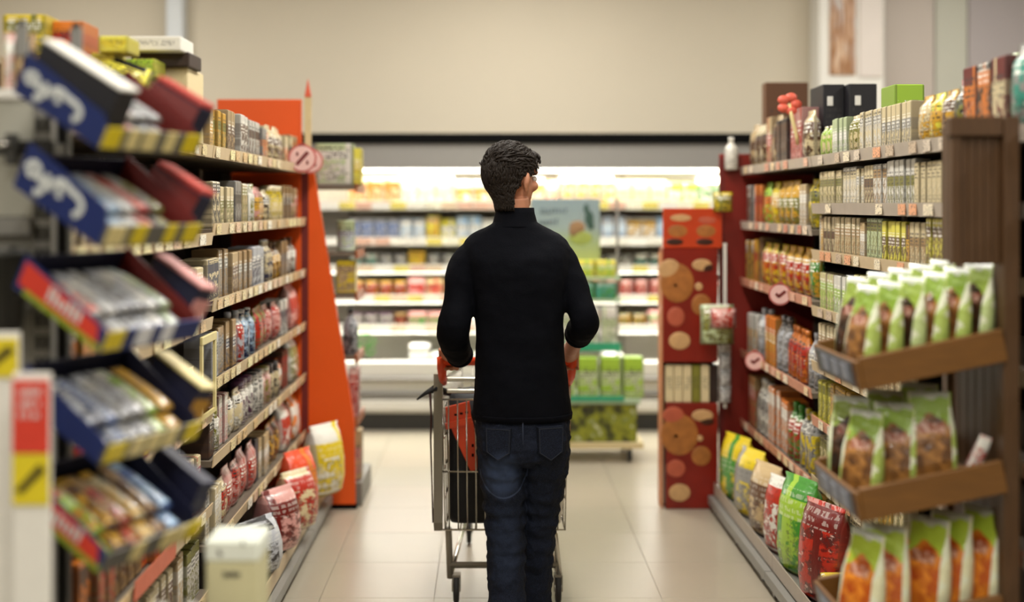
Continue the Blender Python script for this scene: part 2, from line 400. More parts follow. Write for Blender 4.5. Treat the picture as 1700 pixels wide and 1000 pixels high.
# ------------------------------------------------------------------ gondola bays
tag_me = MB().box(-.032, .032, -.002, 0, -.017, .017).mesh('price_tag', M_tag)
TAGCOL = ['#e0d3b0', '#d6c493', '#e6e0cf', '#cfae7c', '#d8b79a', '#e3d9a5']
def bay(side, y0, y1, xf, shelves, label, rail_mats, deck_z=.12, deck_x=.11, depth=.42, top=1.95, tags=True, tagcol=None, deck_y1=None, deck_y0=None):
    """side -1: left of the aisle (fronts face +x); +1: right (fronts face -x)"""
    s = side
    def X(a): return xf+s*a        # a: distance behind the shelf front
    def bx(m, a0, a1, *r):
        x0, x1 = sorted((X(a0), X(a1))); return m.box(x0, x1, *r)
    t = thing('gondola_bay', label, 'shelving', (X(depth), (y0+y1)/2, 0))
    bx(MB(), depth, depth+.03, y0, y1, 0, top).build('back_panel', M_shelfdk, t)
    for yy in (y0+.001, y1-.031):
        bx(MB(), depth-.05, depth, yy, yy+.03, 0, top).build('upright', M_shelf, t)
    d1 = deck_y1 or y1; d0 = deck_y0 or y0
    bx(MB(), -deck_x, depth, d0, d1, deck_z-.05, deck_z).build('base_deck', M_deck, t)
    bx(MB(), -deck_x+.05, -deck_x+.07, d0, d1, 0, deck_z-.05).build('kick_plate', M_kick, t)
    b = MB(); bx(b, -deck_x-.035, -deck_x-.005, d0, d1, .035, .075)
    for yy in (d0+.1, (d0+d1)/2, d1-.1): bx(b, -deck_x-.02, -deck_x+.06, yy, yy+.03, 0, .05)
    b.build('floor_bumper', M_grey, t)
    lip = bx(MB(), -deck_x-.004, -deck_x, d0, d1, deck_z-.04, deck_z+.02).build('deck_lip', rail_mats[-1], t)
    rz = PI/2 if s < 0 else -PI/2
    for i, z in enumerate(shelves):
        sh = bx(MB(), .0, depth, y0+.002, y1-.002, z-.028, z-.008).build('shelf', M_shelf, t)
        # angled price rail
        a = [(X(.0), z-.03), (X(-.004), z-.03), (X(-.010), z+.012), (X(-.006), z+.012)]
        MB().prism(a, 'y', y0+.003, y1-.003).build('price_rail', rail_mats[i % len(rail_mats)], sh)
        if tags:
            n = int((y1-y0)/.11)
            for k in range(n):
                yy = y0+.07+k*(y1-y0-.1)/n+random.uniform(-.015, .015)
                if random.random() < .22: continue
                c = random.choice(tagcol or TAGCOL)
                o = inst('price_tag', tag_me, sh, Vector((X(-.009), yy, z-.009))-t.location, (0, 0, rz), (random.uniform(.8, 1.15), 1, 1), hx(c))
    return t
XL = -.95
ZLN = [.26, .535, .85, 1.165, 1.45, 1.745]
ZL = [.40, .69, .95, 1.22, 1.48, 1.745]
YJ, YK, YE = 3.885, 5.215, 5.85
RM = [M_rail]
bay(-1, YK+.003, YE-.02, XL, ZL, 'last short shelving bay on the left, against the orange end panel', RM)
bay(-1, YJ+.003, YK-.003, XL, ZL, 'middle shelving bay on the left, full of packets and jars', RM)
bay(-1, 2.56, YJ-.003, XL, ZLN, 'near left shelving bay behind the rack of sloping trays', RM)
XR = 1.30
ZRF = [.44, .80, 1.17, 1.46, 1.74]; ZRN = [.26, .46, .70, .92, 1.14, 1.365, 1.55, 1.74]
bay(1, 4.623, 5.93, XR, ZRF, 'far right shelving bay of yellow and red packets by the red tower', [M_railpink, M_railpink, M_railpink, M_railgrey, M_railgrey], deck_x=.16, deck_y1=5.83, tagcol=['#d8a98e', '#e0cdb4', '#c98a72', '#ddc39a'])
bay(1, 2.55, 4.617, XR, ZRN, 'near right shelving bay of thin pale packets behind the wooden stand', [M_rail, M_rail, M_railpink, M_rail, M_rail, M_rail, M_railgrey, M_railgrey], deck_x=.16, deck_y0=3.13, tagcol=['#c9bba8', '#ddd0b4', '#b9a48c', '#d89a72'])

SN = {0: 'top', 1: 'second', 2: 'third', 3: 'fourth', 4: 'fifth', 5: 'sixth', 6: 'bottom'}
def chooser(opts):
    def f(i, t):
        o = random.choices(opts, [q[5] if len(q) > 5 else 1 for q in opts])[0]
        kind, (w, d, h), cols, inks, (a, b) = o[:5]
        return kind, (w, d, h), random.choice(cols), random.choice(inks), random.randint(a, b)
    return f
beige = ['cream', 'beige', 'tan', 'white', 'cream', 'beige', 'golden']
warm = ['brown', 'red', 'orange', 'dark brown', 'golden', 'olive', 'black']
cool = ['white', 'silver', 'grey', 'pale blue', 'navy', 'black', 'beige', 'cream']
# left, far bays: from the orange panel towards the camera
LFAR = {
 1.745: chooser([('noodle_packet', (.115, .06, .165), beige, warm, (1, 3)), ('biscuit_box', (.09, .1, .16), ['white', 'cream', 'golden', 'grey'], warm, (1, 2)), ('slim_box', (.05, .1, .17), beige, warm, (2, 4))]),
 1.48: chooser([('jar', (.075, .075, .16), ['olive', 'tan', 'brown', 'cream', 'grey'], ['cream', 'white', 'teal', 'yellow'], (2, 4)), ('slim_box', (.055, .1, .165), beige+['pale green', 'grey'], warm, (2, 3)), ('noodle_packet', (.11, .06, .15), ['cream', 'golden', 'pink'], warm, (1, 2))]),
 1.22: chooser([('bottle', (.07, .07, .19), ['black', 'brown', 'grey', 'navy'], ['white', 'cream', 'golden'], (2, 4)), ('slim_box', (.06, .1, .18), ['beige', 'tan', 'cream', 'pale blue', 'silver'], ['grey', 'navy', 'brown'], (2, 3)), ('biscuit_box', (.1, .1, .17), ['pale blue', 'silver', 'cream'], ['navy', 'white'], (1, 2))]),
 .95: chooser([('bottle', (.07, .07, .19), ['black', 'navy', 'silver', 'brown'], ['white', 'pale blue', 'red'], (1, 3)), ('slim_box', (.06, .1, .18), ['blue', 'pale blue', 'white', 'silver', 'tan'], ['navy', 'red', 'grey'], (2, 3)), ('snack_bag', (.13, .07, .17), ['white', 'pink', 'olive'], ['red', 'green'], (1, 2))]),
 .69: chooser([('jar', (.075, .075, .17), ['dark red', 'black', 'purple', 'brown', 'olive'], ['cream', 'white', 'pink'], (1, 3)), ('slim_box', (.055, .1, .18), ['brown', 'pink', 'cream', 'dark red'], ['black', 'white', 'red'], (1, 3)), ('noodle_packet', (.12, .06, .17), ['red', 'cream', 'orange'], ['white', 'dark red'], (1, 2))]),
 .40: chooser([('slim_box', (.06, .1, .19), ['beige', 'pink', 'cream', 'navy', 'black'], ['dark red', 'white', 'navy'], (1, 3)), ('jar', (.075, .075, .18), ['black', 'navy', 'grey'], ['white', 'pale blue'], (1, 3)), ('noodle_packet', (.12, .06, .18), ['golden', 'cream', 'pink'], ['red', 'brown'], (1, 2))]),
}
LNEAR = {
 1.745: chooser([('noodle_packet', (.11, .06, .16), beige, warm, (1, 2)), ('slim_box', (.05, .1, .165), ['grey', 'white', 'cream'], ['black', 'brown'], (2, 4))]),
 1.48: chooser([('slim_box', (.055, .1, .2), ['golden', 'orange', 'cream', 'cream'], ['orange', 'golden', 'brown'], (2, 4)), ('noodle_packet', (.11, .06, .19), ['dark brown', 'cream', 'orange'], ['white', 'golden'], (1, 2))]),
 1.22: chooser([('slim_box', (.05, .1, .2), ['golden', 'cream', 'golden', 'orange'], ['orange', 'brown', 'cream'], (3, 5)), ('biscuit_box', (.09, .1, .18), ['cream', 'beige'], ['black', 'brown'], (1, 2))]),
 .95: chooser([('slim_box', (.05, .1, .2), ['golden', 'yellow', 'orange', 'cream'], ['orange', 'red', 'brown'], (2, 4)), ('noodle_packet', (.11, .06, .18), ['cream', 'tan'], ['red', 'brown'], (1, 2))]),
 .69: chooser([('slim_box', (.055, .1, .19), ['tan', 'orange', 'cream'], ['red', 'brown'], (2, 4))]),
 .40: chooser([('slim_box', (.055, .1, .2), ['olive', 'beige', 'cream', 'dark red'], ['brown', 'white'], (2, 4))]),
}
for z in ZL:
    nm = SN[5-ZL.index(z)]
    row('y', YE-.05 if z > 1 else 5.29 if z < .5 else 5.52, YJ+.01, XL-.012, z-.0072, PI/2, LFAR[z], 'from the orange end panel on the left %s shelf' % nm, 'packets on the left %s shelf beyond the tray rack' % nm, .022, (.005, .014))
    row('y', YJ-.04, 3.50 if z > 1.7 else 2.62, XL-.012, ZLN[ZL.index(z)]-.0072, PI/2, LNEAR[z], 'from the bay joint on the near left %s shelf' % nm, 'packets on the near left %s shelf' % nm, .02, (.005, .014))

tag(MB().prism([(-.939, .508), (-.937, .508), (-.932, .566), (-.934, .566)], 'y', 3.0, 3.4).build('price_strip', pm('salmon_strip', '#c9694e', .5, var=.15)), 'salmon red price strip on the edge of the near left fifth shelf', 'price strip')
sf = thing('display_holder', 'cream framed holder around packets at the bay joint on the left fourth shelf', 'holder', (-.93, 3.80, .95))
M_frame = pm('cream_frame', '#cdbf86', .45)
for y_ in (3.685, 3.86): MB().box(-.938, -.93, y_, y_+.02, .858, 1.10).build('side_bar', M_frame, sf)
MB().box(-.938, -.928, 3.685, 3.88, 1.10, 1.128, bev=.002).build('top_bar', M_frame, sf)
MB().box(-.938, -.93, 3.705, 3.86, .858, .872).build('bottom_bar', M_frame, sf)
# right far bay
RFAR = {
 1.74: chooser([('cereal_box', (.1, .075, .24), ['tan', 'cream', 'pink', 'beige'], ['brown', 'red', 'cream'], (1, 2)), ('slim_box', (.06, .075, .22), ['dark brown', 'lime', 'beige', 'cream'], ['red', 'white', 'brown'], (2, 3)), ('rice_bag', (.12, .07, .23), ['beige', 'cream'], ['brown', 'pink'], (1, 2))]),
 1.46: chooser([('snack_bag', (.12, .06, .21), ['yellow', 'golden', 'yellow', 'lime'], ['olive', 'orange', 'golden'], (1, 3)), ('slim_box', (.055, .1, .2), ['pink', 'cream', 'orange', 'beige', 'grey'], ['red', 'brown', 'white'], (1, 3))]),
 1.17: chooser([('snack_bag', (.12, .06, .2), ['golden', 'yellow', 'yellow', 'orange'], ['red', 'green', 'olive'], (2, 3)), ('slim_box', (.055, .1, .22), ['tan', 'golden', 'grey', 'yellow'], ['orange', 'brown', 'red'], (1, 3))]),
 .80: chooser([('squeeze_bottle', (.075, .075, .24), ['yellow', 'orange', 'silver', 'silver'], ['red', 'orange', 'grey'], (2, 4)), ('slim_box', (.06, .1, .23), ['orange', 'dark red', 'golden', 'white'], ['golden', 'brown', 'green'], (2, 3))]),
 .44: chooser([('squeeze_bottle', (.075, .075, .25), ['white', 'silver', 'green', 'yellow'], ['grey', 'red', 'blue'], (2, 3)), ('slim_box', (.06, .1, .25), ['orange', 'tan', 'pale blue', 'dark brown'], ['red', 'white'], (2, 3))]),
}
for z in ZRF:
    nm = SN[4-ZRF.index(z)]
    row('y', 5.90, 4.63, XR+.012, z-.0072, -PI/2, RFAR[z], 'from the red end panel on the right %s shelf' % nm, 'packets on the far right %s shelf' % nm, .02, (.004, .012))
pale = ['cream', 'pale green', 'lemon', 'cream', 'beige', 'white']
RNEAR = {
 1.74: chooser([('soup_box', (.040, .05, .15), ['pale green', 'pale green', 'cream'], ['green', 'olive', 'grey', 'white'], (4, 8)), ('soup_sachet', (.05, .05, .15), ['pale green', 'cream'], ['lime', 'olive'], (2, 4), .5)]),
 1.55: chooser([('soup_box', (.038, .05, .15), ['cream', 'white', 'beige'], ['tan', 'olive', 'dark brown', 'cream'], (3, 7)), ('slim_box', (.03, .1, .15), ['cream', 'black', 'tan'], ['white', 'brown'], (1, 3), .6)]),
 1.365: chooser([('soup_box', (.038, .05, .15), ['cream', 'lemon', 'pale green'], ['olive', 'brown', 'tan', 'golden'], (3, 7)), ('slim_box', (.03, .1, .15), ['brown', 'cream', 'beige'], ['white', 'golden'], (1, 2), .6)]),
 1.14: chooser([('soup_box', (.045, .05, .17), pale, ['lime', 'tan'], (3, 6))]),
 .92: chooser([('soup_box', (.045, .05, .17), ['lemon', 'cream', 'golden'], ['olive', 'tan'], (3, 6))]),
 .70: chooser([('soup_box', (.045, .05, .17), ['lemon', 'golden'], ['olive', 'tan'], (3, 6))]),
 .46: chooser([('soup_box', (.045, .05, .18), ['golden', 'cream'], ['olive', 'orange'], (3, 6))]),
 .26: chooser([('biscuit_box', (.09, .1, .16), ['yellow', 'cream', 'golden'], ['black', 'olive', 'brown'], (1, 3))]),
}
for z in ZRN:
    k = 7-ZRN.index(z); nm = ['top', 'second', 'third', 'fourth', 'fifth', 'sixth', 'seventh', 'lowest'][k]
    row('y', 4.59, 3.55 if k == 0 else 3.05 if k < 3 else 3.6, XR+.012, z-.0072, -PI/2, RNEAR[z], 'from the bay joint on the near right %s shelf' % nm, 'packets on the near right %s shelf' % nm, jitter=.008)

# ------------------------------------------------------------------ refrigerated display along the back wall
def px(x, y, s): return ((x-VX)/s, H-(y-VY)/s)       # a spot of the picture at scale s (pixels per metre)
FY, FB = 7.88, 8.45
fx0, fx1 = -2.0, 2.35
fr = thing('refrigerated_display', 'long pale refrigerated wall display lit from inside, along the back wall', 'fridge', (.2, 8.2, 0))
MB().box(fx0, fx1, FB, FB+.14, 0, 2.02).build('back_panel', M_fridge, fr)
MB().box(fx0, fx1, FY-.06, FB+.14, 1.975, 2.045, bev=.005).build('top_trim', M_black, fr)
MB().prism([(FY-.04, 1.80), (FY-.04, 1.975), (FB, 1.975), (FB, 1.86), (FY+.05, 1.80)], 'x', fx0, fx1).build('canopy', M_canopy, fr)
MB().box(fx0, fx1, FY+.06, FY+.09, 1.785, 1.805).build('light_strip', M_tube, fr)
MB().box(fx0, fx1, FY, FB, .12, .40).build('base_tub', M_fridge, fr)
MB().prism([(FY-.02, .38), (FY-.02, .47), (FY+.02, .48), (FY+.02, .38)], 'x', fx0, fx1).build('front_lip', M_fridge, fr)
for z0, z1, yo, mt in ((.345, .375, .05, M_fridgegrey), (.23, .27, .03, M_fridgegrey), (.245, .26, .035, M_kick), (.14, .215, .035, M_fridge)):
    MB().box(fx0, fx1, FY-yo, FY, z0, z1, bev=.008).build('bumper_rail', mt, fr)
MB().box(fx0, fx1, FY+.02, FY+.06, 0, .12).build('kick_plate', M_kick, fr)
for x in (fx0, fx1-.04): MB().box(x, x+.04, FY-.02, FB, .1, 2.0).build('end_wall', M_fridge, fr)
for x in (-1.03, -.35, .97): MB().box(x-.012, x+.012, FB-.02, FB+.001, .4, 1.85).build('divider', M_fridgegrey, fr)
FZ = [(1.57, .05), (1.32, .03), (1.125, .0), (.915, .0), (.705, .0)]
ftag = MB().box(-.055, .055, -.002, 0, -.024, .024).mesh('price_tag', M_tag)
for i, (z, yo) in enumerate(FZ):
    yf = FY+.14-yo
    sh = MB().box(fx0+.04, fx1-.04, yf, FB, z-.045, z-.02).build('shelf', M_fridge, fr)
    MB().box(fx0+.04, fx1-.04, yf-.008, yf, z-.05, z+.012).build('price_rail', M_white, sh)
    x = -1.0
    while x < 1.75:
        inst('price_tag', ftag, sh, Vector((x, yf-.009, z-.02))-fr.location, (0, 0, 0), (1, 1, 1), hx(random.choice(['#f2efe2', '#f2efe2', '#f4efd8', '#e8cfae', '#e3b8a0', '#e6d66e'])))
        x += random.choice((.115, .115, .125, .24))
FROW = [
 chooser([('dairy_box', (.12, .12, .19), ['cream', 'white', 'lemon', 'white'], ['golden', 'orange', 'cream'], (2, 3), 2), ('milk_carton', (.09, .09, .2), ['white', 'cream'], ['golden', 'green', 'cream'], (2, 4)), ('dairy_box', (.1, .1, .17), ['golden', 'orange', 'lime'], ['white', 'cream'], (1, 2), .5)]),
 chooser([('milk_carton', (.085, .085, .175), ['white', 'white', 'pale blue', 'silver'], ['pale blue', 'white', 'blue'], (2, 4)), ('juice_carton', (.1, .1, .17), ['lime', 'lemon', 'white'], ['white', 'golden'], (1, 2), .6)]),
 chooser([('yoghurt_tub', (.1, .1, .1), ['silver', 'grey', 'pale green', 'white'], ['white', 'teal', 'pale blue'], (2, 4)), ('dairy_box', (.12, .1, .12), ['white', 'yellow', 'pale blue'], ['golden', 'blue'], (1, 2))]),
 chooser([('yoghurt_tub', (.1, .1, .12), ['orange', 'golden', 'pink', 'tan'], ['red', 'white'], (2, 4)), ('dairy_box', (.12, .1, .14), ['pink', 'beige', 'olive', 'red'], ['white', 'red'], (1, 3))]),
 chooser([('yoghurt_tub', (.1, .1, .11), ['olive', 'green', 'purple', 'tan'], ['red', 'white', 'golden'], (1, 3)), ('dairy_box', (.13, .1, .12), ['pink', 'red', 'pale green', 'cream'], ['white', 'red', 'green'], (1, 2))]),
]
for i, (z, yo) in enumerate(FZ):
    row('x', -1.0, 1.72, FY+.16-yo, z-.019, 0, FROW[i], 'from the left on the %s shelf of the lit fridge' % ORD[i], 'goods on the %s fridge shelf' % ORD[i], jitter=.01)
cx, cz = px(606, 590, 236)
# white trays piled in the tub, and the leafy pot at its left end
tray_me = MB().rings([[(a*.07, b*.1, z) for a, b in ((-q, -q), (q, -q), (q, q), (-q, q))] for q, z in ((.85, 0), (1, .03), (1.02, .032), (.98, .05), (.7, .058))]).mesh('food_tray', objcol('white_film', .25, .4))
n = 0
for k in range(18):
    x = -.95+k*.15
    if abs(x-cx) < .13: continue
    for lv in range(1 + (1 if k % 3 == 0 else 0) + (1 if -.6 < x < -.2 else 0)):
        o = inst('food_tray', tray_me, None, (x, 8.02+.02*lv, .401+lv*.061), (0, 0, 0), (1, 1, 1), hx(random.choice(['#e4e4dc', '#dfe6d8', '#e9e6de', '#c9d2d6'])))
        tag(o, 'white film-wrapped food tray, %s layer, %s pile from the left in the fridge tub' % (ORD[lv], ordw(k)), 'food tray', 'wrapped trays in the fridge tub')
pot = thing('leafy_pot', 'bright green leafy herb pot at the left end of the fridge tub', 'plant', (cx, 8.06, .401))
MB().lathe([(.035, 0), (.05, .07), (.052, .075), (.04, .076)], 12, Matrix.Translation((cx, 8.06, .401))).build('pot', M_dkgrey, pot)
mb = MB()
for k in range(46):
    a = random.random()*2*PI; r = random.uniform(.01, .055); zz = random.uniform(.08, .26); l = .05
    c = Vector((cx+r*math.cos(a), 8.06+r*math.sin(a), .40+zz)); d = Vector((math.cos(a), math.sin(a), .5)).normalized()*l; w = Vector((-math.sin(a), math.cos(a), 0))*.014
    mb.add([tuple(c), tuple(c+d*.5+w), tuple(c+d), tuple(c+d*.5-w), tuple(c+d*.5+Vector((0, 0, .006)))], [(0, 1, 4), (1, 2, 4), (2, 3, 4), (3, 0, 4)])
lf = mb.build('leaves', pm('leaf_green', '#3f9a22', .5, var=.25), pot); lf['kind'] = 'stuff'

# ------------------------------------------------------------------ green promotion stand on wheels in front of the fridge
SP = 276.0; PY = F/SP
x0, x1 = .10, .92
ps = thing('promotion_stand', 'green and yellow wheeled promotion stand in front of the fridge, right of the man', 'display stand', ((x0+x1)/2, PY+.2, 0))
MB().box(x0, x1, PY, PY+.4, .085, .125, bev=.004).build('base_tray', pm('pale_wood', '#c9b98a', .6, var=.12, scale=6), ps)
for x in (x0+.06, x1-.08):
    for y in (PY+.05, PY+.35):
        c = MB(); c.box(x-.012, x+.012, y-.012, y+.012, .055, .09); M_ = Matrix.Translation((x-.012, y, .032)) @ Matrix.Rotation(PI/2, 4, 'Y')
        c.lathe([(.0, 0), (.032, 0), (.032, .024), (0, .024)], 14, M_); c.build('caster', M_rubber, ps)
def crate_mat():
    k = NT('crate_print'); tc = k.n('ShaderNodeTexCoord'); nz = k.noise(tc.outputs['Object'], 11, 3)
    rp = k.n('ShaderNodeValToRGB'); k.l(nz, rp.inputs[0]); e = rp.color_ramp.elements
    e[0].position = .34; e[0].color = hx('#22230c'); e[1].position = .68; e[1].color = hx('#c9c9a0')
    for p, c in ((.45, '#4f5414'), (.53, '#8a8f1e'), (.6, '#6f7a2a')): q = e.new(p); q.color = hx(c)
    k.l(rp.outputs[0], k.b.inputs['Base Color']); k.b.inputs['Roughness'].default_value = .5; return k.m
MB().box(x0+.02, x1-.04, PY+.01, PY+.39, .125, .355, bev=.004).build('printed_crate', crate_mat(), ps)
MB().box(x0, x1-.02, PY-.005, PY+.4, .355, .385, bev=.003).build('shelf', pm('pale_green_shelf', '#9fb592', .5), ps)
MB().box(x0+.01, x1-.12, PY-.012, PY-.005, .375, .405).build('shelf_strip', pm('teal_strip', '#2f9a74', .5), ps)
for zz in (.665, ):
    MB().box(x0, .80, PY+.08, PY+.4, zz, zz+.025, bev=.003).build('shelf', pm('pale_green_shelf_2', '#a9c08a', .5), ps)
    MB().box(x0+.01, .79, PY+.07, PY+.08, zz, zz+.05).build('shelf_strip', bpy.data.materials['teal_strip'], ps)
for zz in (.955, 1.09): MB().box(x0, .80, PY+.14, PY+.4, zz, zz+.02, bev=.003).build('shelf', bpy.data.materials['pale_green_shelf'], ps)
for x in (x0, .795): MB().box(x, x+.015, PY+.36, PY+.39, .38, 1.6).build('post', M_grey, ps)
def sign_mat():
    k = NT('scene_print'); tc = k.n('ShaderNodeTexCoord'); sp = k.n('ShaderNodeSeparateXYZ'); k.l(tc.outputs['Generated'], sp.inputs[0])
    rp = k.n('ShaderNodeValToRGB'); k.l(sp.outputs[2], rp.inputs[0]); e = rp.color_ramp.elements
    e[0].position = .0; e[0].color = hx('#a9ad60'); e[1].position = 1; e[1].color = hx('#7f9196')
    q = e.new(.3); q.color = hx('#92a074'); q = e.new(.55); q.color = hx('#8b9a9a')
    k.l(rp.outputs[0], k.b.inputs['Base Color']); k.b.inputs['Roughness'].default_value = .4; return k.m
hx0, hx1 = px(884, 0, SP)[0], px(1006, 0, SP)[0]; hz0, hz1 = px(0, 416, SP)[1], px(0, 329, SP)[1]
hb = MB().box(hx0, hx1, PY+.375, PY+.39, hz0-.1, hz1, bev=.003).build('header_board', sign_mat(), ps)
lt = MB(); sy = PY+.372                       # two lines of small blurred lettering, drawn as short strokes
def strokes(m, xa, xb, zb, h, seed):
    r = random.Random(seed); x = xa
    while x < xb:
        hh = h*r.choice((.62, .62, 1.0, .62)); m.box(x, x+.006, sy, sy+.004, zb, zb+hh)
        if r.random() < .6: m.box(x, x+.016, sy, sy+.004, zb+hh-.006, zb+hh)
        if r.random() < .5: m.box(x, x+.016, sy, sy+.004, zb, zb+.006)
        x += .022
strokes(lt, *[px(902, 0, SP)[0], px(948, 0, SP)[0]], px(0, 355, SP)[1], .045, 3)
strokes(lt, *[px(898, 0, SP)[0], px(932, 0, SP)[0]], px(0, 375, SP)[1], .036, 4)
lt.build('lettering', pm('slate_ink', '#34455a', .5), hb)
for nm_, colr, lst in (('picture_field', '#8f9a4c', ((972, 398, .075, .045),)), ('picture_house', '#8a6a4a', ((966, 379, .05, .04), (960, 386, .03, .035))), ('picture_trees', '#2f4a40', ((987, 364, .028, .05), (982, 347, .016, .032), (990, 376, .02, .03)))):
    pc = MB()
    for (a, b, r1, r2) in lst:
        X_, Z_ = px(a, b, SP); pc.ell((X_, sy+.003-(.003 if 'trees' in nm_ else .0015 if 'house' in nm_ else 0), Z_), (r1, .004, r2), None, 14, 8)
    pc.build(nm_, pm(nm_+'_print', colr, .5, var=.3, scale=14), hb)
# cartons on the stand
def small(kind, me, loc, rot, colour, ink, des, label, cat, group, scale=(1, 1, 1)):
    o = inst(kind, me, None, loc, rot, scale, hx(PAL[colour]) if colour in PAL else hx(colour)); o['ink'] = hx(PAL[ink], False); o['design'] = des
    return tag(o, label, cat, group)
me = carton_mesh('drink_carton', .125, .12, .245, P_box)
for k in range(6):
    small('drink_carton', me, (x0+.07+k*.138, PY+.02, .386), (0, 0, 0), 'lime', 'pale green', 3.3, 'lime green drink carton, %s from the left on the promotion stand lower shelf' % ORD[k], 'carton', 'green cartons on the promotion stand')
me = carton_mesh('milk_carton', .1, .1, .235, P_box)
for k in range(6):
    small('milk_carton', me, (x0+.06+k*.112, PY+.1, .691), (0, 0, 0), 'white', 'pale green', 5.1, 'white and pale green carton, %s from the left on the promotion stand middle shelf' % ORD[k], 'carton', 'white cartons on the promotion stand')
me = carton_mesh('snack_box', .13, .1, .1, P_box)
for k in range(5):
    small('snack_box', me, (x0+.07+k*.134, PY+.15, .976), (0, 0, 0), 'green', 'teal', 8.2, 'green snack box, %s from the left on the third shelf of the promotion stand' % ORD[k], 'box', 'green boxes on the promotion stand')
    small('snack_box', me, (x0+.07+k*.134, PY+.15, 1.111), (0, 0, 0), 'lemon', 'lime', 4.4, 'lemon yellow snack box, %s from the left below the stand header board' % ORD[k], 'box', 'yellow boxes on the promotion stand')

# ------------------------------------------------------------------ red cardboard tower with biscuit pictures
TS = 325.0; TY = F/TS
tx0, tx1 = px(1101, 0, TS)[0], px(1192, 0, TS)[0]
def biscuit_mat(name, a, b):
    k = NT(name); tc = k.n('ShaderNodeTexCoord'); nz = k.noise(tc.outputs['Object'], 5, 2)
    k.l(k.mix(nz, hx(a), hx(b)), k.b.inputs['Base Color']); k.b.inputs['Roughness'].default_value = .35; return k.m
M_tred = biscuit_mat('tower_red_print', '#560b06', '#98200c')
M_torange = biscuit_mat('tower_header_print', '#a8380f', '#cc3f18')
tw = thing('display_tower', 'tall red cardboard tower printed with round biscuits, at the right gondola end', 'display stand', ((tx0+tx1)/2, TY+.2, 0))
def tz(y): return px(0, y, TS)[1]
up = MB().box(tx0, tx1, TY, TY+.14, tz(602), tz(412), bev=.004).build('upper_box', M_tred, tw)
lo = MB().box(tx0+.015, tx1, TY, TY+.14, 0, tz(670), bev=.004).build('lower_box', M_tred, tw)
MB().box(tx0, tx1+.02, TY-.004, TY+.02, tz(412), tz(346), bev=.003).build('header_card', M_torange, tw)
MB().box(tx0-.006, tx0-.0005, TY+.01, TY+.14, 0, tz(420)).build('side_card', pm('tower_side', '#b9764e', .5, var=.2, scale=5), tw)
MB().box(tx0, tx1, TY+.125, TY+.14, tz(670), tz(602)).build('back_card', M_darkred, tw)
M_bis = pm('biscuit_print', '#a3652c', .45, var=.45, scale=24); M_choc = pm('cocoa_print', '#3a1a0c', .4, var=.3); M_creamp = pm('cream_print', '#c49a68', .45, var=.3, scale=20); M_pinkp = pm('pink_print', '#b2563c', .45, var=.3, scale=20)
def prints(par, lst):
    for (x, y, r1, r2, mt) in lst:
        X_, Z_ = px(x, y, TS); a = MB()
        a.rings([[(X_+q*r1*math.cos(2*PI*k/20), TY-.001-dy, Z_+q*r2*math.sin(2*PI*k/20)) for k in range(20)] for q, dy in ((1.0, 0), (1.0, .002), (.8, .004), (.3, .0045))])
        a.build('printed_biscuit', mt, par)
def ringp(par, x, y, r, mt, mc):
    prints(par, [(x, y, r, r*1.1, mt), (x, y-2, r*.3, r*.28, mc)])
prints(up, [(1124, 470, .085, .1, M_bis), (1112, 448, .055, .055, M_creamp), (1165, 440, .05, .03, M_creamp), (1174, 444, .03, .02, M_choc), (1164, 506, .05, .055, M_bis), (1122, 526, .045, .05, M_pinkp), (1128, 566, .055, .045, M_creamp), (1160, 476, .02, .02, M_creamp)])
prints(up, [(1121, 474, .03, .025, M_choc)])
prints(lo, [(1128, 722, .095, .105, M_bis), (1118, 690, .055, .045, M_pinkp), (1166, 690, .055, .03, M_creamp), (1174, 700, .035, .018, M_choc), (1164, 757, .05, .05, M_bis), (1122, 778, .048, .045, M_pinkp), (1128, 818, .055, .045, M_creamp), (1162, 728, .015, .016, M_creamp)])
prints(lo, [(1122, 724, .035, .03, M_choc)])
prints(tw, [(1125, 384, .055, .035, M_bis), (1172, 384, .055, .035, M_bis), (1120, 402, .05, .02, M_choc), (1170, 402, .05, .02, M_choc), (1130, 362, .06, .02, M_creamp), (1174, 366, .05, .02, M_pinkp)])
me = carton_mesh('biscuit_carton', .06, .1, .19, P_plain)
for k, c in enumerate(('cream', 'cream', 'cream', 'olive', 'cream', 'dark brown')):
    small('biscuit_carton', me, (tx0+.035+k*.046*1.0, TY+.02, tz(670)+.001), (0, 0, 0), c, 'tan', 2.2+k, '%s biscuit carton, %s from the left in the open middle of the red tower' % (c, ORD[k]), 'carton', 'cartons in the red tower', (.7, 1, 1))

# red end panel of the right gondola, its clip strip and hanging packs
rp_ = thing('gondola_end_panel', 'dark red end panel closing the far end of the right shelving', 'panel', (1.45, 5.95, 0))
MB().box(1.19, 1.75, 5.955, 5.975, 0, 1.82, bev=.003).build('end_board', M_red, rp_)
MB().box(1.185, 1.21, 5.945, 5.955, .1, 1.80).build('edge_strip', M_darkred, rp_)
cs = thing('clip_strip', 'narrow hanging strip of small white packs beside the red tower', 'clip strip', (1.20, 5.78, 1.36))
MB().box(1.185, 1.20, 5.83, 5.836, .52, 1.36).build('strip', M_white, cs)
MB().box(1.18, 1.205, 5.836, 5.957, 1.35, 1.36).build('hook', M_chrome, cs)
for k in range(5):
    me = kmesh('snack_bag', .06, .03, .085)
    o = inst('pack', me, cs, Vector((1.19, 5.795, .55+k*.085))-cs.location, (0, 0, 0), (1, 1, 1), hx('#c9c6c4')); o['ink'] = hx(PAL['grey'], False); o['design'] = 3.0
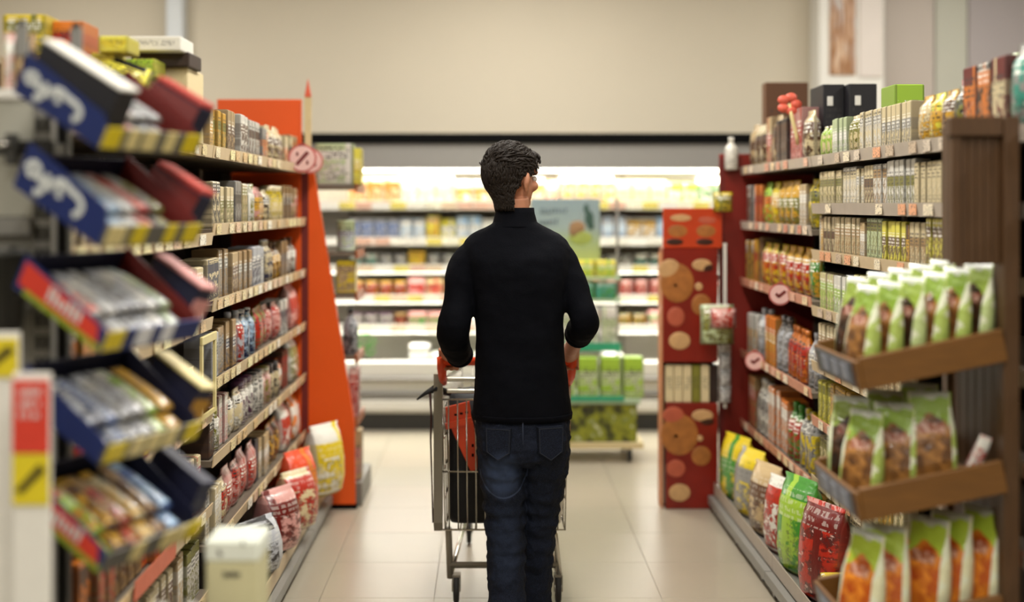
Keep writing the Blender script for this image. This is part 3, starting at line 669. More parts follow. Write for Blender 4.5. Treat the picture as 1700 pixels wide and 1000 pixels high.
for (x, y, s, c, k, des, lab, sz) in ((1199, 352, 326, 'yellow', 'olive', 6.1, 'yellow round-bellied snack bag hanging above the right side of the red tower', (.1, .05, .1)), (1190, 572, 332, 'pale green', 'olive', 2.3, 'pale green gathered snack bag hanging in front of the red tower', (.17, .08, .2)), (1200, 545, 334, 'pink', 'red', 1.3, 'pink topped snack bag hanging highest on the tower corner', (.13, .07, .1))):
    X_, Z_ = px(x, y, s)
    o = small('hanging_snack_bag', kmesh('snack_bag', *sz), (X_, F/s-.04, Z_), (0, 0, 0), c, k, des, lab, 'bag', None)

# ------------------------------------------------------------------ orange end of the left gondola
ES = 325.0; EY = F/ES
ex = lambda x: (x-VX)/ES
ez = lambda y: H-(y-VY)/ES
ep = thing('gondola_end_panel', 'tall orange end panel with a slanting right edge, closing the left shelving', 'panel', (-1.0, EY+.01, 0))
MB().prism([(ex(512), 0.02), (ex(590), 0.02), (ex(588), ez(700)), (ex(522), ez(290)), (ex(512), ez(250))], 'y', EY, EY+.025).build('slanted_board', M_orange, ep)
MB().box(-1.40, ex(500), EY, EY+.025, .02, ez(165), bev=.003).build('back_board', M_orange, ep)
MB().box(ex(500), ex(512), EY+.002, EY+.023, .02, ez(270)).build('joint_strip', M_darkred, ep)
MB().box(-1.40, ex(592), EY, EY+.03, 0, .025).build('foot', M_black, ep)
fl = thing('shelf_flag', 'tall narrow orange tipped flag sign standing at the orange panel', 'sign', (ex(512), EY-.03, ez(285)))
MB().prism([(ex(508), ez(270)), (ex(518), ez(270)), (ex(519), ez(165)), (ex(513), ez(134)), (ex(507), ez(165))], 'y', EY-.035, EY-.029).build('flag_board', pm('flag_cream', '#c9b487', .5, var=.1), fl)
MB().prism([(ex(507.5), ez(162)), (ex(518.5), ez(162)), (ex(513), ez(132))], 'y', EY-.04, EY-.028).build('tip', pm('flag_red', '#d4593a', .5), fl)
MB().box(ex(510), ex(514), EY-.029, EY, ez(275), ez(255)).build('bracket', M_grey, fl)
# round price signs
def round_sign(X_, Y_, Z_, r, yaw, mark, label, ringc='#b9605a'):
    t = thing('round_price_sign', label, 'sign', (X_, Y_, Z_), (0, 0, yaw))
    def disc(q, y0, y1): return MB().rings([[(q*math.cos(2*PI*k/28), y, q*math.sin(2*PI*k/28)) for k in range(28)] for y in (y1, y0)])
    disc(r, -.002, .002).build('rim', pm('sign_rim'+ringc, ringc, .4), t, world=False)
    disc(r*.86, -.004, -.0021).build('face', pm('sign_face', '#dfb5ae', .4, var=.05), t, world=False)
    m = MB(); w = r*.13
    def seg(a, b):
        a = Vector((a[0]*r, 0, a[1]*r)); b = Vector((b[0]*r, 0, b[1]*r)); d = (b-a).normalized(); nrm = Vector((-d.z, 0, d.x))*w
        m.prism([((a+nrm).x, (a+nrm).z), ((b+nrm).x, (b+nrm).z), ((b-nrm).x, (b-nrm).z), ((a-nrm).x, (a-nrm).z)], 'y', -.006, -.0041)
    if mark == 'tick': seg((-.36, .06), (-.08, -.24)); seg((-.14, -.22), (.48, .3))
    else:
        seg((-.4, -.45), (.4, .45))
        for q in ((-.35, .3), (.35, -.3)): seg((q[0]-.08, q[1]), (q[0]+.08, q[1]))
    m.build('mark', pm('sign_mark', '#6b1d1c', .4), t, world=False)
    MB().box(-r*.25, r*.25, -.002, .03, r*.7, r*1.05).build('holder', pm('sign_holder', '#a8473f', .4), t, world=False)
    return t
X_, Z_ = px(499, 263, 346); round_sign(-.905, 1900/346-.0, Z_, .068, .12, 'percent', 'pink round price sign with a slash, left one of the pair by the orange panel')
X_, Z_ = px(517, 268, 330); round_sign(X_, F/330-.02, Z_, .062, .12, 'percent', 'pink round price sign with a slash, nearer the orange panel edge, lower of the pair')
X_, Z_ = px(1304, 488, 378); round_sign(1.262, F/378-.03, Z_, .048, -.25, 'tick', 'pink round price sign with a dark tick, on the right third shelf edge')
X_, Z_ = px(1242, 598, 345); round_sign(1.262, F/345-.03, Z_, .046, -.25, 'tick', 'pink round price sign with a dark tick, on the right fourth shelf edge')

# shelves of the end cap behind the orange panel
ec = thing('endcap_shelving', 'end cap shelves with small goods, peeking out behind the orange panel', 'shelving', (-1.0, 6.15, 0))
MB().box(-1.40, -.96, 5.90, 5.93, 0, 1.64).build('back_panel', M_shelfdk, ec)
MB().box(-1.40, -.665, 5.90, 6.35, 0, .12).build('base_deck', M_deck, ec)
EZs = (.45, .78, 1.10, 1.32, 1.665)
for z in EZs:
    sh = MB().box(-1.40, -.70, 5.93, 6.25, z-.03, z-.008).build('shelf', M_shelf, ec)
    MB().box(-.703, -.69, 5.91, 6.25, z-.045, z).build('shelf_edge', pm('rust_edge', '#8a4a22', .5), sh)
ecp = [('tea_box', (.2, .1, .215), 'pale green', 'white', -.815, 1.665, 'large pale green box on top of the end cap beside the orange panel'),
       ('slim_box', (.04, .1, .19), 'lemon', 'yellow', -.695, 1.665, 'thin lemon yellow box at the right end on top of the end cap'),
       ('tin_can', (.1, .1, .16), 'pale green', 'silver', -.76, 1.32, 'pale green tin can on the second end cap shelf'),
       ('tea_box', (.1, .1, .17), 'yellow', 'beige', -.755, 1.10, 'yellow and beige box on the third end cap shelf'),
       ('bottle', (.08, .08, .24), 'black', 'silver', -.735, .78, 'dark bottle with silver label on the fourth end cap shelf'),
       ('slim_box', (.05, .1, .26), 'pink', 'red', -.715, .45, 'pink slim box on the fifth end cap shelf'),
       ('slim_box', (.05, .1, .26), 'beige', 'pink', -.70, .12, 'beige slim box on the base of the end cap')]
for nm, sz, c, k, x, z, lab in ecp:
    product(nm, sz, (x, 5.95, z-.007 if z > .2 else z), 0, c, k, random.random()*9, lab, NOUN[nm][1], None)

# ------------------------------------------------------------------ big bags low on the left, near the orange panel
def pillow(name, w, d, h, mat, topw=.9):
    """soft stuffed bag standing up, with a gathered top seal"""
    rs = []; n = 20
    for v, a, b in ((0, .8, .6), (.05, .95, .85), (.25, 1.03, 1.05), (.5, 1.0, 1.0), (.72, .96, .86), (.86, .9, .62), (.93, .84, .3), (.95, .86, .14), (1, .92, .1)):
        rs.append([(a*w/2*math.copysign(abs(math.cos(2*PI*k/n))**.7, math.cos(2*PI*k/n))*(1+.03*math.sin(k*2.3+v*9)), d/2+b*d/2*math.copysign(abs(math.sin(2*PI*k/n))**.8, math.sin(2*PI*k/n)), v*h*(1+.015*math.sin(k*3.1))) for k in range(n)])
    return MB().rings(rs).mesh(name, mat, True)
LB = pillow('snack_bag', .20, .18, .28, P_soft); LBW = pillow('snack_bag', .22, .17, .34, P_soft)
left_bags = [  # px x, y of the bag's middle, scale, mesh, colour, ink, tilt, scale z, label
 (545, 762, 343, LBW, 'white', 'yellow', 'white and yellow bag standing at the foot of the orange panel', (1, 1, 1.0)),
 (503, 772, 368, LB, '#e0460e', 'orange', 'bright orange round bag on the left base shelf', (1, 1.2, 1.05)),
 (500, 835, 384, LB, 'cream', 'red', 'cream bag with red print below the bright orange bag', (1, 1, .9)),
 (470, 860, 410, LB, 'pink', 'dark red', 'pink and dark red bag next to the black bag on the left base shelf', (1, 1, .9)),
 (430, 880, 440, LB, 'black', 'silver', 'shiny black bag with silver streaks lying on the left base shelf', (1.3, 1, .75)),
]
for (x, y, s, me, c, k, lab, sc) in left_bags:
    zc = H-(y-VY)/s; hh = (.36 if me is LBW else .28)*sc[2]
    z = .1415
    o = small('large_snack_bag', me, ((x-VX)/s+.03, F/s+.02, z), (0, 0, PI/2-.55+random.uniform(-.05, .05)), c, k, random.random()*9, lab, 'bag', None, (sc[0], .9, sc[2]))
# bags stacked above in the last short bay (bulging out over the shelf fronts)
for (Y_, c, k, lab, z) in ((5.66, 'pink', 'red', 'pink bag on the fourth left shelf beside the orange panel', .95), (5.66, 'white', 'olive', 'white bag with olive print on the fifth left shelf beside the orange panel', .69),
                          (5.70, 'orange', 'white', 'orange and white bag on the sixth left shelf beside the orange panel', .40), (5.44, 'white', 'red', 'white bag with red print on the sixth left shelf next to the orange one', .40)):
    small('large_snack_bag', LB, (-.956, Y_, z-.007), (0, 0, PI/2), c, k, random.random()*9, lab, 'bag', None, (1.0, .58, .78))
# low goods on the left base shelf, nearer the camera
for k_ in range(9):
    yy = 5.12-k_*.155
    if 4.1 < yy < 4.75 or yy > 4.85: continue
    small('rice_bag', kmesh('rice_bag', .13, .085, .19), (-.85, yy, .121), (0, 0, PI/2), random.choice(['beige', 'cream', 'tan']), random.choice(['brown', 'red']), random.random()*9, 'rice bag on the left base shelf, %s from the far end' % ORD[k_], 'bag', 'rice bags on the left base shelf')

# ------------------------------------------------------------------ bags and boxes on the right base shelf
RB = pillow('large_snack_bag', .235, .12, .31, P_soft)
right_low = [(1210, 775, 342, 'yellow', 'green', 'yellow and green bag at the far end of the right base shelf', (1, 1, 1)),
             (1236, 790, 362, 'yellow', 'grey', 'yellow bag with a grey front on the right base shelf', (.95, 1, 1)),
             (1252, 810, 384, 'beige', 'brown', 'beige and brown snack bag with a yellow top on the right base shelf', (.95, 1, 1)),
             (1275, 830, 404, 'white', 'red', 'white and red bag in the middle of the right base shelf', (.8, .9, 1)),
             (1300, 850, 428, 'green', 'lime', 'bright green bag leaning out of the right base shelf', (1, 1.1, 1.2)),
             (1325, 900, 462, 'red', 'dark red', 'shiny red bag near the front of the right base shelf', (1, 1.1, 1.15))]
for (x, y, s, c, k, lab, sc) in right_low:
    small('large_snack_bag', RB, (1.150, F/s, .121), (0, .0, -PI/2+.35+random.uniform(-.04, .04)), c, k, random.random()*9, lab, 'bag', None, sc)
for k_ in range(6):
    small('tea_box', kmesh('tea_box', .12, .12, .15), (1.15, 3.94-k_*.128, .121), (0, 0, -PI/2), ('yellow', 'golden', 'yellow', 'cream', 'yellow', 'cream')[k_], ('black', 'olive', 'olive', 'black', 'green', 'black')[k_], 1.7*k_+.4, '%s tea box, %s from the far end, on the right base shelf' % (('yellow', 'golden', 'yellow', 'cream', 'yellow', 'cream')[k_], ORD[k_]), 'box', 'tea boxes on the right base shelf')

# ------------------------------------------------------------------ things standing on the top of the right shelving
def topbox(name, x0_, x1_, y0_, y1_, s, depth, mat, label, cat, colour=None, ink='white', des=1.0, zbase=None, back=0.0):
    """carton whose front fills the given picture rectangle at scale s"""
    X0, Z1 = px(x0_, y0_, s); X1, Z0 = px(x1_, y1_, s)
    if zbase is not None: Z0 = zbase
    w, h = X1-X0, Z1-Z0
    o = inst(name, carton_mesh(name, w, depth, h, mat), None, ((X0+X1)/2, F/s, Z0), (0, 0, 0), (1, 1, 1), hx(PAL[colour]) if colour else (1, 1, 1, 1))
    o['ink'] = hx(PAL[ink], False); o['design'] = des
    return tag(o, label, cat)
ZT = 1.7335
topbox('storage_carton', 1367, 1402, 140, 200, 395, .2, P_plain, 'narrower black carton with a small white label on the right shelf top', 'carton', 'black', 'white', 1.9, ZT)
topbox('storage_carton', 1410, 1456, 139, 200, 400, .2, P_plain, 'wider black carton with a small white label on the right shelf top', 'carton', 'black', 'white', 2.9, ZT)
for (x, y, s) in ((1378, 168, 395.), (1424, 167, 400.)):
    X_, Z_ = px(x, y, s)
    tag(MB().box(X_-.012, X_+.012, F/s-.004, F/s-.0005, Z_-.02, Z_+.02, bev=.001).build('white_label', M_white), 'small white label on the front of the %s black carton' % ('narrower' if x < 1400 else 'wider'), 'label')
topbox('storage_carton', 1271, 1342, 137, 240, 325, .08, P_plain, 'brown carton behind the packets at the far end of the right shelf top', 'carton', 'brown', 'tan', 4.2, ZT)
topbox('snack_box', 1485, 1535, 140, 186, 470, .14, P_box, 'green and white box standing up behind the pale packets on the right shelf top', 'box', 'lime', 'green', 5.5, ZT)
# white bottle at the far end of the right top shelf
small('bottle', kmesh('bottle', .07, .07, .17), (px(1215, 0, 322)[0], F/322-.02, ZT), (0, 0, 0), 'white', 'white', 2.0, 'white bottle at the far end of the right top shelf', 'bottle', None)
# coral paper bow
bw = thing('paper_bow', 'coral paper bow on the packets at the far right top shelf', 'bow', (px(1310, 165, 385)[0], F/385, px(1310, 165, 385)[1]-.02))
m = MB()
for a in range(5): m.ell((.03*math.cos(a*1.256), -.0, .03*math.sin(a*1.256)), (.026, .014, .02), None, 10, 6)
m.build('loops', pm('coral_paper', '#d8604a', .5), bw, True, False)
MB().tube([(0, 0, 0), (.01, -.01, -.06), (.03, -.01, -.14), (.035, -.005, -.175)], [.008, .009, .008, .007], 6).build('ribbon', M_cream, bw, True, False)
# taller packets at the near end of the right top shelf
rt = [(3.50, 'soup_sachet', (.085, .06, .155), 'golden', 'cream'), (3.41, 'soup_sachet', (.085, .06, .155), 'lemon', 'golden'), (3.32, 'soup_sachet', (.085, .06, .155), 'golden', 'brown'),
      (3.23, 'soup_sachet', (.08, .06, .16), 'olive', 'black'), (3.14, 'slim_box', (.085, .1, .2), 'dark red', 'orange'), (3.05, 'slim_box', (.085, .1, .2), 'dark brown', 'orange'), (2.96, 'slim_box', (.085, .1, .205), 'dark red', 'cream'), (2.87, 'snack_bag', (.1, .07, .23), 'grey', 'teal'), (2.77, 'snack_bag', (.1, .07, .26), 'golden', 'cream')]
for i, (yy, nm, sz, c, k) in enumerate(rt):
    product(nm, sz, (XR+.012, yy, ZT), -PI/2, c, k, 3.1+i*1.7, '%s %s, %s from the near end of the right top shelf' % (c, NOUN[nm][0], ORD[len(rt)-1-i]), NOUN[nm][1], 'taller packets at the near right top shelf')
for i, (x, y, s, c, lab, sz) in enumerate(((1585, 100, 560, 'pink', 'pink wrapped gift bag behind the packets on the right top shelf', (.11, .08, .2)), (1612, 95, 575, '#b8237e', 'magenta topped gift bag behind the packets on the right top shelf', (.07, .07, .23)), (1662, 78, 600, 'pale green', 'pale green wrapped bag behind the packets at the right frame edge', (.09, .08, .25)), (1683, 60, 610, 'brown', 'brown wrapped bag, tallest behind the packets at the right frame edge', (.08, .08, .28)))):
    X_, Z_ = px(x, y, s)
    small('gift_bag', kmesh('snack_bag', *sz), (X_+.07, F/s, ZT), (0, 0, -.6), c, 'pink' if i < 2 else 'teal', 3.3+i, lab, 'bag', None)

# ------------------------------------------------------------------ things piled on the top of the left shelving
ZLT = 1.7385
topbox('tea_box', 163, 212, 60, 87, 640, .1, P_box, 'yellow box on top of the pile at the left shelf top', 'box', 'lemon', 'yellow', 7.7)
topbox('tea_box', 150, 190, 88, 112, 635, .1, P_box, 'yellow box under the topmost yellow box on the left shelf top', 'box', 'lemon', 'yellow', 6.2)
topbox('tea_box', 198, 258, 98, 128, 600, .1, P_box, 'pale yellow box with green print on the left shelf top', 'box', 'lemon', 'lime', 9.3)
topbox('long_carton', 214, 300, 60, 84, 590, .14, P_plain, 'long white carton lying across the pile on the left shelf top', 'carton', 'white', 'white', 2.4)
topbox('long_carton', 217, 314, 86, 110, 580, .14, P_plain, 'long dark brown carton lying below the white one on the left shelf top', 'carton', 'dark brown', 'cream', 3.4)
topbox('storage_carton', 160, 312, 112, 180, 575, .18, P_plain, 'cream carton carrying the pile of boxes on the left shelf top', 'carton', 'cream', 'cream', 1.2, ZLT)
o = small('snack_bag', kmesh('snack_bag', .15, .06, .1), (px(185, 130, 640)[0], F/640, px(0, 160, 640)[1]), (0, .35, 0), 'black', 'lemon', 2.7, 'black bag with pale print leaning in front of the yellow boxes at upper left', 'bag', None)
topbox('snack_box', 84, 138, 35, 92, 640, .12, P_box, 'orange red box standing at the left shelf top', 'box', '#e2481c' if False else 'orange', 'red', 2.2)
topbox('snack_box', 4, 76, 24, 92, 650, .12, P_box, 'large yellow box at the upper left corner', 'box', 'yellow', 'olive', 5.0)
topbox('storage_carton', 0, 142, 92.5, 150, 655, .2, P_plain, 'tan carton under the yellow and orange boxes at the upper left', 'carton', 'tan', 'brown', 1.4, ZLT+.001)
for i, (x, y0_, y1_) in enumerate(((4, 55, 140), (20, 50, 140), (38, 60, 138))):
    X_, Z_ = px(x, y1_, 775)
    small('noodle_packet', kmesh('noodle_packet', .026, .03, .125), (X_+.01, F/775, 1.801), (0, 0, 0), ('pink', 'beige', 'tan')[i], ('white', 'brown', 'dark brown')[i], 2.0+i, '%s narrow packet at the left frame edge, %s from the left' % (('pink', 'beige', 'tan')[i], ORD[i]), 'packet', None)
for i, (x, y) in enumerate(((56, 72), (143, 75))):
    X_, Z_ = px(x, y, 800 if i == 0 else 735)
    h_ = thing('shelf_clip', 'grey plastic sign clip on the left shelf top, in front of the %s box' % ('yellow', 'orange')[i], 'clip', (X_, F/(800 if i == 0 else 735)-.06, Z_))
    MB().box(-.013, .013, -.004, .004, -.035, .03, bev=.002).build('plate', M_grey, h_, world=False)
    MB().box(-.006, .006, -.008, .006, .03, .04).build('catch', M_dkgrey, h_, world=False)

# ------------------------------------------------------------------ near left: grey shelving back, slotted upright, sign strips
ng = thing('gondola_bay', 'grey shelving end with a slotted upright and small packets on top, left frame edge', 'shelving', (-1.2, 2.43, 0))
MB().box(-1.6, -.968, 2.42, 2.44, 1.53, 1.775, bev=.002).build('upper_panel', M_panel, ng)
MB().box(-1.6, -.968, 2.425, 2.44, .0, 1.528).build('lower_panel', pm('mid_grey_panel', '#7d7a70', .5, var=.06), ng)
MB().box(-1.6, -.968, 2.405, 2.425, 1.49, 1.528, bev=.003).build('ledge', M_grey, ng)
MB().box(-.966, -.930, 2.42, 2.455, 0, 1.775, bev=.002).build('upright', M_grey, ng)
sl = MB()
for k in range(36):
    for dx in (.006, .022): sl.box(-.966+dx, -.966+dx+.008, 2.417, 2.4205, .1+k*.046, .13+k*.046)
s_ = sl.build('slots', M_black, ng); s_['kind'] = 'stuff'
MB().box(-1.6, -.93, 2.415, 2.555, 1.778, 1.80, bev=.003).build('shelf', M_white, ng)
bn = thing('hanging_bin', 'dark grey plastic bin hanging on the grey panel at the left frame edge', 'bin', (-1.02, 2.36, 1.45))
MB().lathe([(.03, -.16), (.05, -.15), (.058, 0), (.062, .0), (.062, .012), (.05, .012), (.045, -.12)], 18).build('bowl', M_dkgrey, bn, True, False)
MB().box(-.012, .012, .035, .06, -.03, .02).build('hook', M_grey, bn, world=False)
cl = thing('rail_clamp', 'dark grey clamp gripping the black bar at the left frame edge', 'clamp', px(20, 250, 800)[0:1]+(F/800,)+px(20, 250, 800)[1:2])
MB().box(-.012, .012, -.01, .01, -.03, .035, bev=.003).build('body', M_dkgrey, cl, world=False)
MB().tube([(0, -.012, .01), (-.02, -.03, .01)], .006, 8).build('screw', M_chrome, cl, True, False)

def print_lines(m, x0, x1, y, z0, z1, n, seed):
    r = random.Random(seed); hgt = (z1-z0)/n
    for i in range(n):
        x = x0
        while x < x1-.006:
            m.box(x, x+.004, y-.001, y, z0+i*hgt+hgt*.2, z0+i*hgt+hgt*r.choice((.7, .85))); x += r.choice((.007, .007, .012))
def sign_strip(x0_, x1_, s, ztop, secs, label):
    X0, X1 = (x0_-VX)/s, (x1_-VX)/s; Y = F/s
    t = thing('sign_strip', label, 'sign', ((X0+X1)/2, Y, 0))
    MB().box(X0, X1, Y, Y+.012, .02, ztop, bev=.002).build('post', M_white, t)
    MB().box(X0+.004, X1-.004, Y-.05, Y+.06, 0, .02, bev=.004).build('foot', M_grey, t)
    for nm, ya, yb, mt, kind in secs:
        z1, z0 = H-(ya-VY)/s, H-(yb-VY)/s
        p = MB().box(X0+.001, X1-.001, Y-.004, Y-.0002, z0, z1).build(nm, mt, t)
        m = MB()
        if kind == 'text':
            print_lines(m, X0+.014, X1-.012, Y-.004, z0+(z1-z0)*.45, z1-(z1-z0)*.08, 3, 5); m.build('lettering', M_script, p)
        elif kind == 'arrow':
            a, b = Vector((X0+.012, 0, z0+(z1-z0)*.28)), Vector((X1-.012, 0, z1-(z1-z0)*.25)); w = .006
            m.prism([(a.x-w, a.z), (a.x+w, a.z-w), (b.x+w, b.z-w), (b.x-w, b.z+w)], 'y', Y-.0055, Y-.0041); m.build('slash', pm('sign_ink', '#3c340c', .5), p)
M_signred = pm('sign_red', '#cf3a28', .5, var=.12)
sign_strip(21, 83, 900., 1.245, [('red_panel', 632, 752, M_signred, 'text'), ('yellow_panel', 754, 838, M_yellow, 'arrow')], 'white sign strip with a red and a yellow panel at lower left')
sign_strip(-30, 31, 880., 1.315, [('yellow_panel', 562, 626, M_yellow, 'arrow')], 'white sign strip topped by a slashed yellow panel at the left frame edge')

# ------------------------------------------------------------------ rack of sloping trays (left)
KR = .86
AZ = math.radians(65.2); TILT = math.radians(28)
rk = thing('tray_rack', 'black metal rack carrying five sloping trays in front of the left shelving', 'rack', (-.93, 2.47, 0))
px_, pz_ = px(104, 250, F/2.49)
MB().box(px_-.015, px_+.015, 2.475, 2.505, 0, 1.90, bev=.003).build('post', M_rack, rk)
MB().box(px_-.1, px_+.06, 2.40, 2.54, 0, .03, bev=.005).build('foot', M_rack, rk)
zc_ = px(0, 246, F/2.40)[1]
MB().box(-1.04, px_+.02, 2.385, 2.41, zc_-.015, zc_+.015, bev=.003).build('crossbar', M_rack, rk)
MB().box(px_-.012, px_+.012, 2.41, 2.48, zc_-.012, zc_+.012).build('brace', M_rack, rk)
for ti in range(5):
    zz = H-((245, 408, 583, 770, 950)[ti]-VY)/(750.0/KR)+.10
    MB().tube([(px_, 2.48, zz), (px_+.01, 2.40, zz-.012)], .008, 8).build('arm', M_rack, rk, True)
trays = [(245, 'dark', 'top'), (408, 'blue', 'second'), (583, 'red', 'third'), (770, 'silver', 'fourth'), (950, 'gold', 'lowest')]
W, L = .273, .249
def curve3(pts, n=14):
    out = []
    for i in range(len(pts)-1):
        p0 = Vector(pts[max(i-1, 0)]); p1 = Vector(pts[i]); p2 = Vector(pts[i+1]); p3 = Vector(pts[min(i+2, len(pts)-1)])
        for k in range(n):
            t = k/n; out.append(tuple(.5*((2*p1)+(p2-p0)*t+(2*p0-5*p1+4*p2-p3)*t*t+(3*p1-p0-3*p2+p3)*t**3)))
    return out+[tuple(pts[-1])]
def script_mark(par, y_of, z_of):
    """two short words in a fat white script, as on the tray's side"""
    m = MB()
    words_ = [[(.02, .62), (.06, .86), (.14, .9), (.17, .66), (.08, .52), (.04, .66)], [(.17, .9), (.2, .58), (.26, .55), (.3, .8), (.3, .5), (.27, .2), (.2, .1)],
              [(.36, .45), (.40, .78), (.48, .92), (.58, .84), (.7, .8), (.78, .62), (.77, .36), (.72, .22)], [(.47, .88), (.48, .6), (.5, .4)], [(.55, .8), (.56, 1.0)]]
    for w in words_:
        m.tube([(-.0035, y_of(a), z_of(b)) for a, b in curve3([(a, b, 0) for a, b in w], 6) for a, b in [(a, b)]] if False else [(-.0035, y_of(p[0]), z_of(p[1])) for p in curve3([(a, b, 0) for a, b in w], 6)], .0068, 6)
    m.v = [(-.0045+(x+.0035)*.15, y, z) for x, y, z in m.v]
    return m.build('lettering', M_script, par, world=False)
tray_tag = MB().box(-.022, .022, -.003, 0, .003, .05, bev=.001).mesh('price_tag', objcol('tag_card', .45))
slim = pillow('slim_pack', .036, .02, .165, P_pack)   # lies along the tray
for ti, (yb, style, nm) in enumerate(trays):
    zb = H-(yb-VY)/(750.0/KR)
    t = thing('display_tray', '%s sloping tray of the black rack, with yellow price tags along its front' % nm, 'tray', (-.867*KR, 2.533*KR, zb), (TILT, 0, AZ))
    t.scale = (1, 1, 1)
    MB().box(0, W, 0, L, 0, .004).build('floor_panel', M_tray, t, world=False)
    MB().box(0, W, L-.004, L, 0, .07).build('rear_panel', M_navy, t, world=False)
    hs = .062 if style == 'dark' else .075 if style == 'blue' else .05
    side = MB().prism([(0, -.002), (L, -.002), (L, hs+.02), (.02, hs), (0, .045)], 'x', -.003, 0).build('side_card', M_blue, t, world=False)
    MB().prism([(0, 0), (L, 0), (L, .08), (.02, .045)], 'x', W, W+.003).build('side_card', M_navy if ti > 2 else M_darkred, t, world=False)
    fr_ = MB().box(-.003, W+.004, -.005, 0, -.003, .044, bev=.001).build('front_rail', M_blue if style == 'red' else M_tray, t, world=False)
    tg = {'dark': ((.02, 'y', 1.2), (.085, 'c', .8), (.14, 'c', 1), (.21, 'c', .8), (.285, 'y', 1.2)), 'blue': ((.03, 'c', 1.3), (.105, 'y', 1), (.21, 'y', .8), (.285, 'y', 1.2)),
          'red': ((.025, 'y', 1.3), (.12, 'w', 1.1), (.2, 'w', .9)), 'silver': ((.03, 'y', 1.4), (.1, 'c', 1), (.155, 'c', 1), (.21, 'c', 1), (.29, 'y', 1.2)), 'gold': ((.1, 'c', .9), (.2, 'c', .9), (.245, 'c', .9), (.295, 'y', 1.2))}[style]
    for x, c, w in tg:
        inst('price_tag', tray_tag, fr_, (x*KR, -.005, 0), (0, 0, 0), (w*KR, 1, .92), hx({'y': '#d6c01a', 'c': '#d8c88c', 'w': '#d9dbe2'}[c]))
    if style in ('dark', 'blue'):
        script_mark(side, lambda a: L*(1-a*.86)-.012, lambda b: .008+b*(hs-.012))
    if style in ('red', 'gold'):
        MB().prism([(.01, .012), (L-.01, .012), (L-.01, hs+.012), (.022, hs-.006)], 'x', -.005, -.0031).build('red_print', M_signred, side, world=False)
        MB().prism([(.0, .0), (L-.03, .0), (L-.03, .011), (.0, .011)], 'x', -.006, -.0031).build('green_edge', pm('lime_print', '#8a9a2a', .5, var=.3), side, world=False)
        m = MB(); r_ = random.Random(ti)
        for q in range(7): m.box(-.0065, -.0051, .15-q*.014, .158-q*.014, .022, .04+r_.random()*.012)
        m.build('white_lettering', M_script, side, world=False)
    M4 = Matrix.Translation(t.location) @ Euler((TILT, 0, AZ)).to_matrix().to_4x4()
    # packs lying in the tray, in columns from the near side to the far side
    if style == 'dark':
        o = thing('shelf_carton', 'black carton with a white top lying along the near side of the topmost tray', 'carton', tuple(M4 @ Vector((.004, .008, .0045))), (TILT, 0, AZ))
        MB().box(0, .05, 0, .225, 0, .112, bev=.002).build('body', pm('black_print', '#1b1b22', .45, var=.4, scale=22), o, world=False)
        MB().box(-.001, .051, -.001, .226, .112, .119, bev=.002).build('lid', M_white, o, world=False)
        cols = [('pink', 'red'), ('pink', 'white'), ('silver', 'grey'), ('silver', 'grey')]; xs = [.09, .135, .18, .225]
    elif style == 'blue': cols = [('grey', 'silver'), ('silver', 'pale blue'), ('silver', 'white'), ('pink', 'red'), ('grey', 'olive')]; xs = [.035, .085, .135, .185, .235]
    elif style == 'red': cols = [('#cf3a20', 'white'), ('silver', 'white'), ('silver', 'grey'), ('silver', 'grey'), ('silver', 'white'), ('silver', 'pale green')]; xs = [.03, .08, .125, .17, .215, .262]
    elif style == 'silver': cols = [('silver', 'navy'), ('silver', 'blue'), ('silver', 'grey'), ('silver', 'grey'), ('white', 'lime'), ('tan', 'golden')]; xs = [.03, .08, .125, .17, .215, .265]
    else: cols = [('#c23418', 'lime'), ('golden', 'brown'), ('tan', 'red'), ('golden', 'cream'), ('tan', 'brown'), ('pale blue', 'blue')]; xs = [.03, .08, .125, .17, .215, .262]
    for k, (x, (c, ink)) in enumerate(zip(xs, cols)):
        for lay, yo in ((0, .02), (1, .07)):
            rot = Euler((TILT, 0, AZ)).to_matrix() @ Euler((-PI/2, random.uniform(-.15, .15), random.uniform(-.06, .06))).to_matrix()
            pos = M4 @ Vector((x*KR, yo*.8, .029+.024*lay))
            cn = c if c in PAL else 'red'
            small('slim_pack', slim, pos, rot.to_euler(), c, ink, ti*3.1+k*1.3+.2, '%s slim pack, %s layer, %s from the near side of the %s sloping tray' % (cn, ('lower', 'upper')[lay], ORD[k], nm), 'pack', 'slim packs in the sloping trays')
    # leaning carton beyond the far side
    o = thing('leaning_carton', {0: 'red topped navy carton leaning out beyond the topmost sloping tray', 1: 'red topped navy carton leaning out beyond the second sloping tray', 2: 'dark navy carton with a pink edge leaning beyond the third sloping tray', 3: 'navy and gold carton leaning out beyond the fourth sloping tray', 4: 'plain dark navy carton leaning beyond the lowest sloping tray'}[ti], 'carton', tuple(M4 @ Vector((W+.008, .04, .02))), (TILT-.02, .16, AZ))
    MB().box(0, .045, 0, .15, 0, .07, bev=.002).build('body', M_navy, o, world=False)
    edge = {0: pm('red_edge', '#b8443a', .5, var=.3), 1: bpy.data.materials['red_edge'] if ti else None, 2: pm('pink_edge', '#c98a86', .5), 3: pm('gold_print', '#a8791c', .5, var=.3), 4: M_navy}[ti]
    if ti < 2:
        for q in range(8): MB().box(-.003, .048, .003+q*.0183, .017+q*.0183, .0705, .084, bev=.003).build('tab', edge, o, world=False)
        MB().prism([(.0, .0), (.15, .0), (.15, .067), (.0, .067)], 'x', -.003, -.0005).build('side_print', M_darkred, o, world=False)
    else:
        MB().box(-.002, .047, -.003, .153, .0705, .079, bev=.002).build('lid', edge if ti != 3 else M_cream, o, world=False)
        MB().box(-.002, .047, -.003, -.0003, .0, .045).build('front_print', edge, o, world=False)

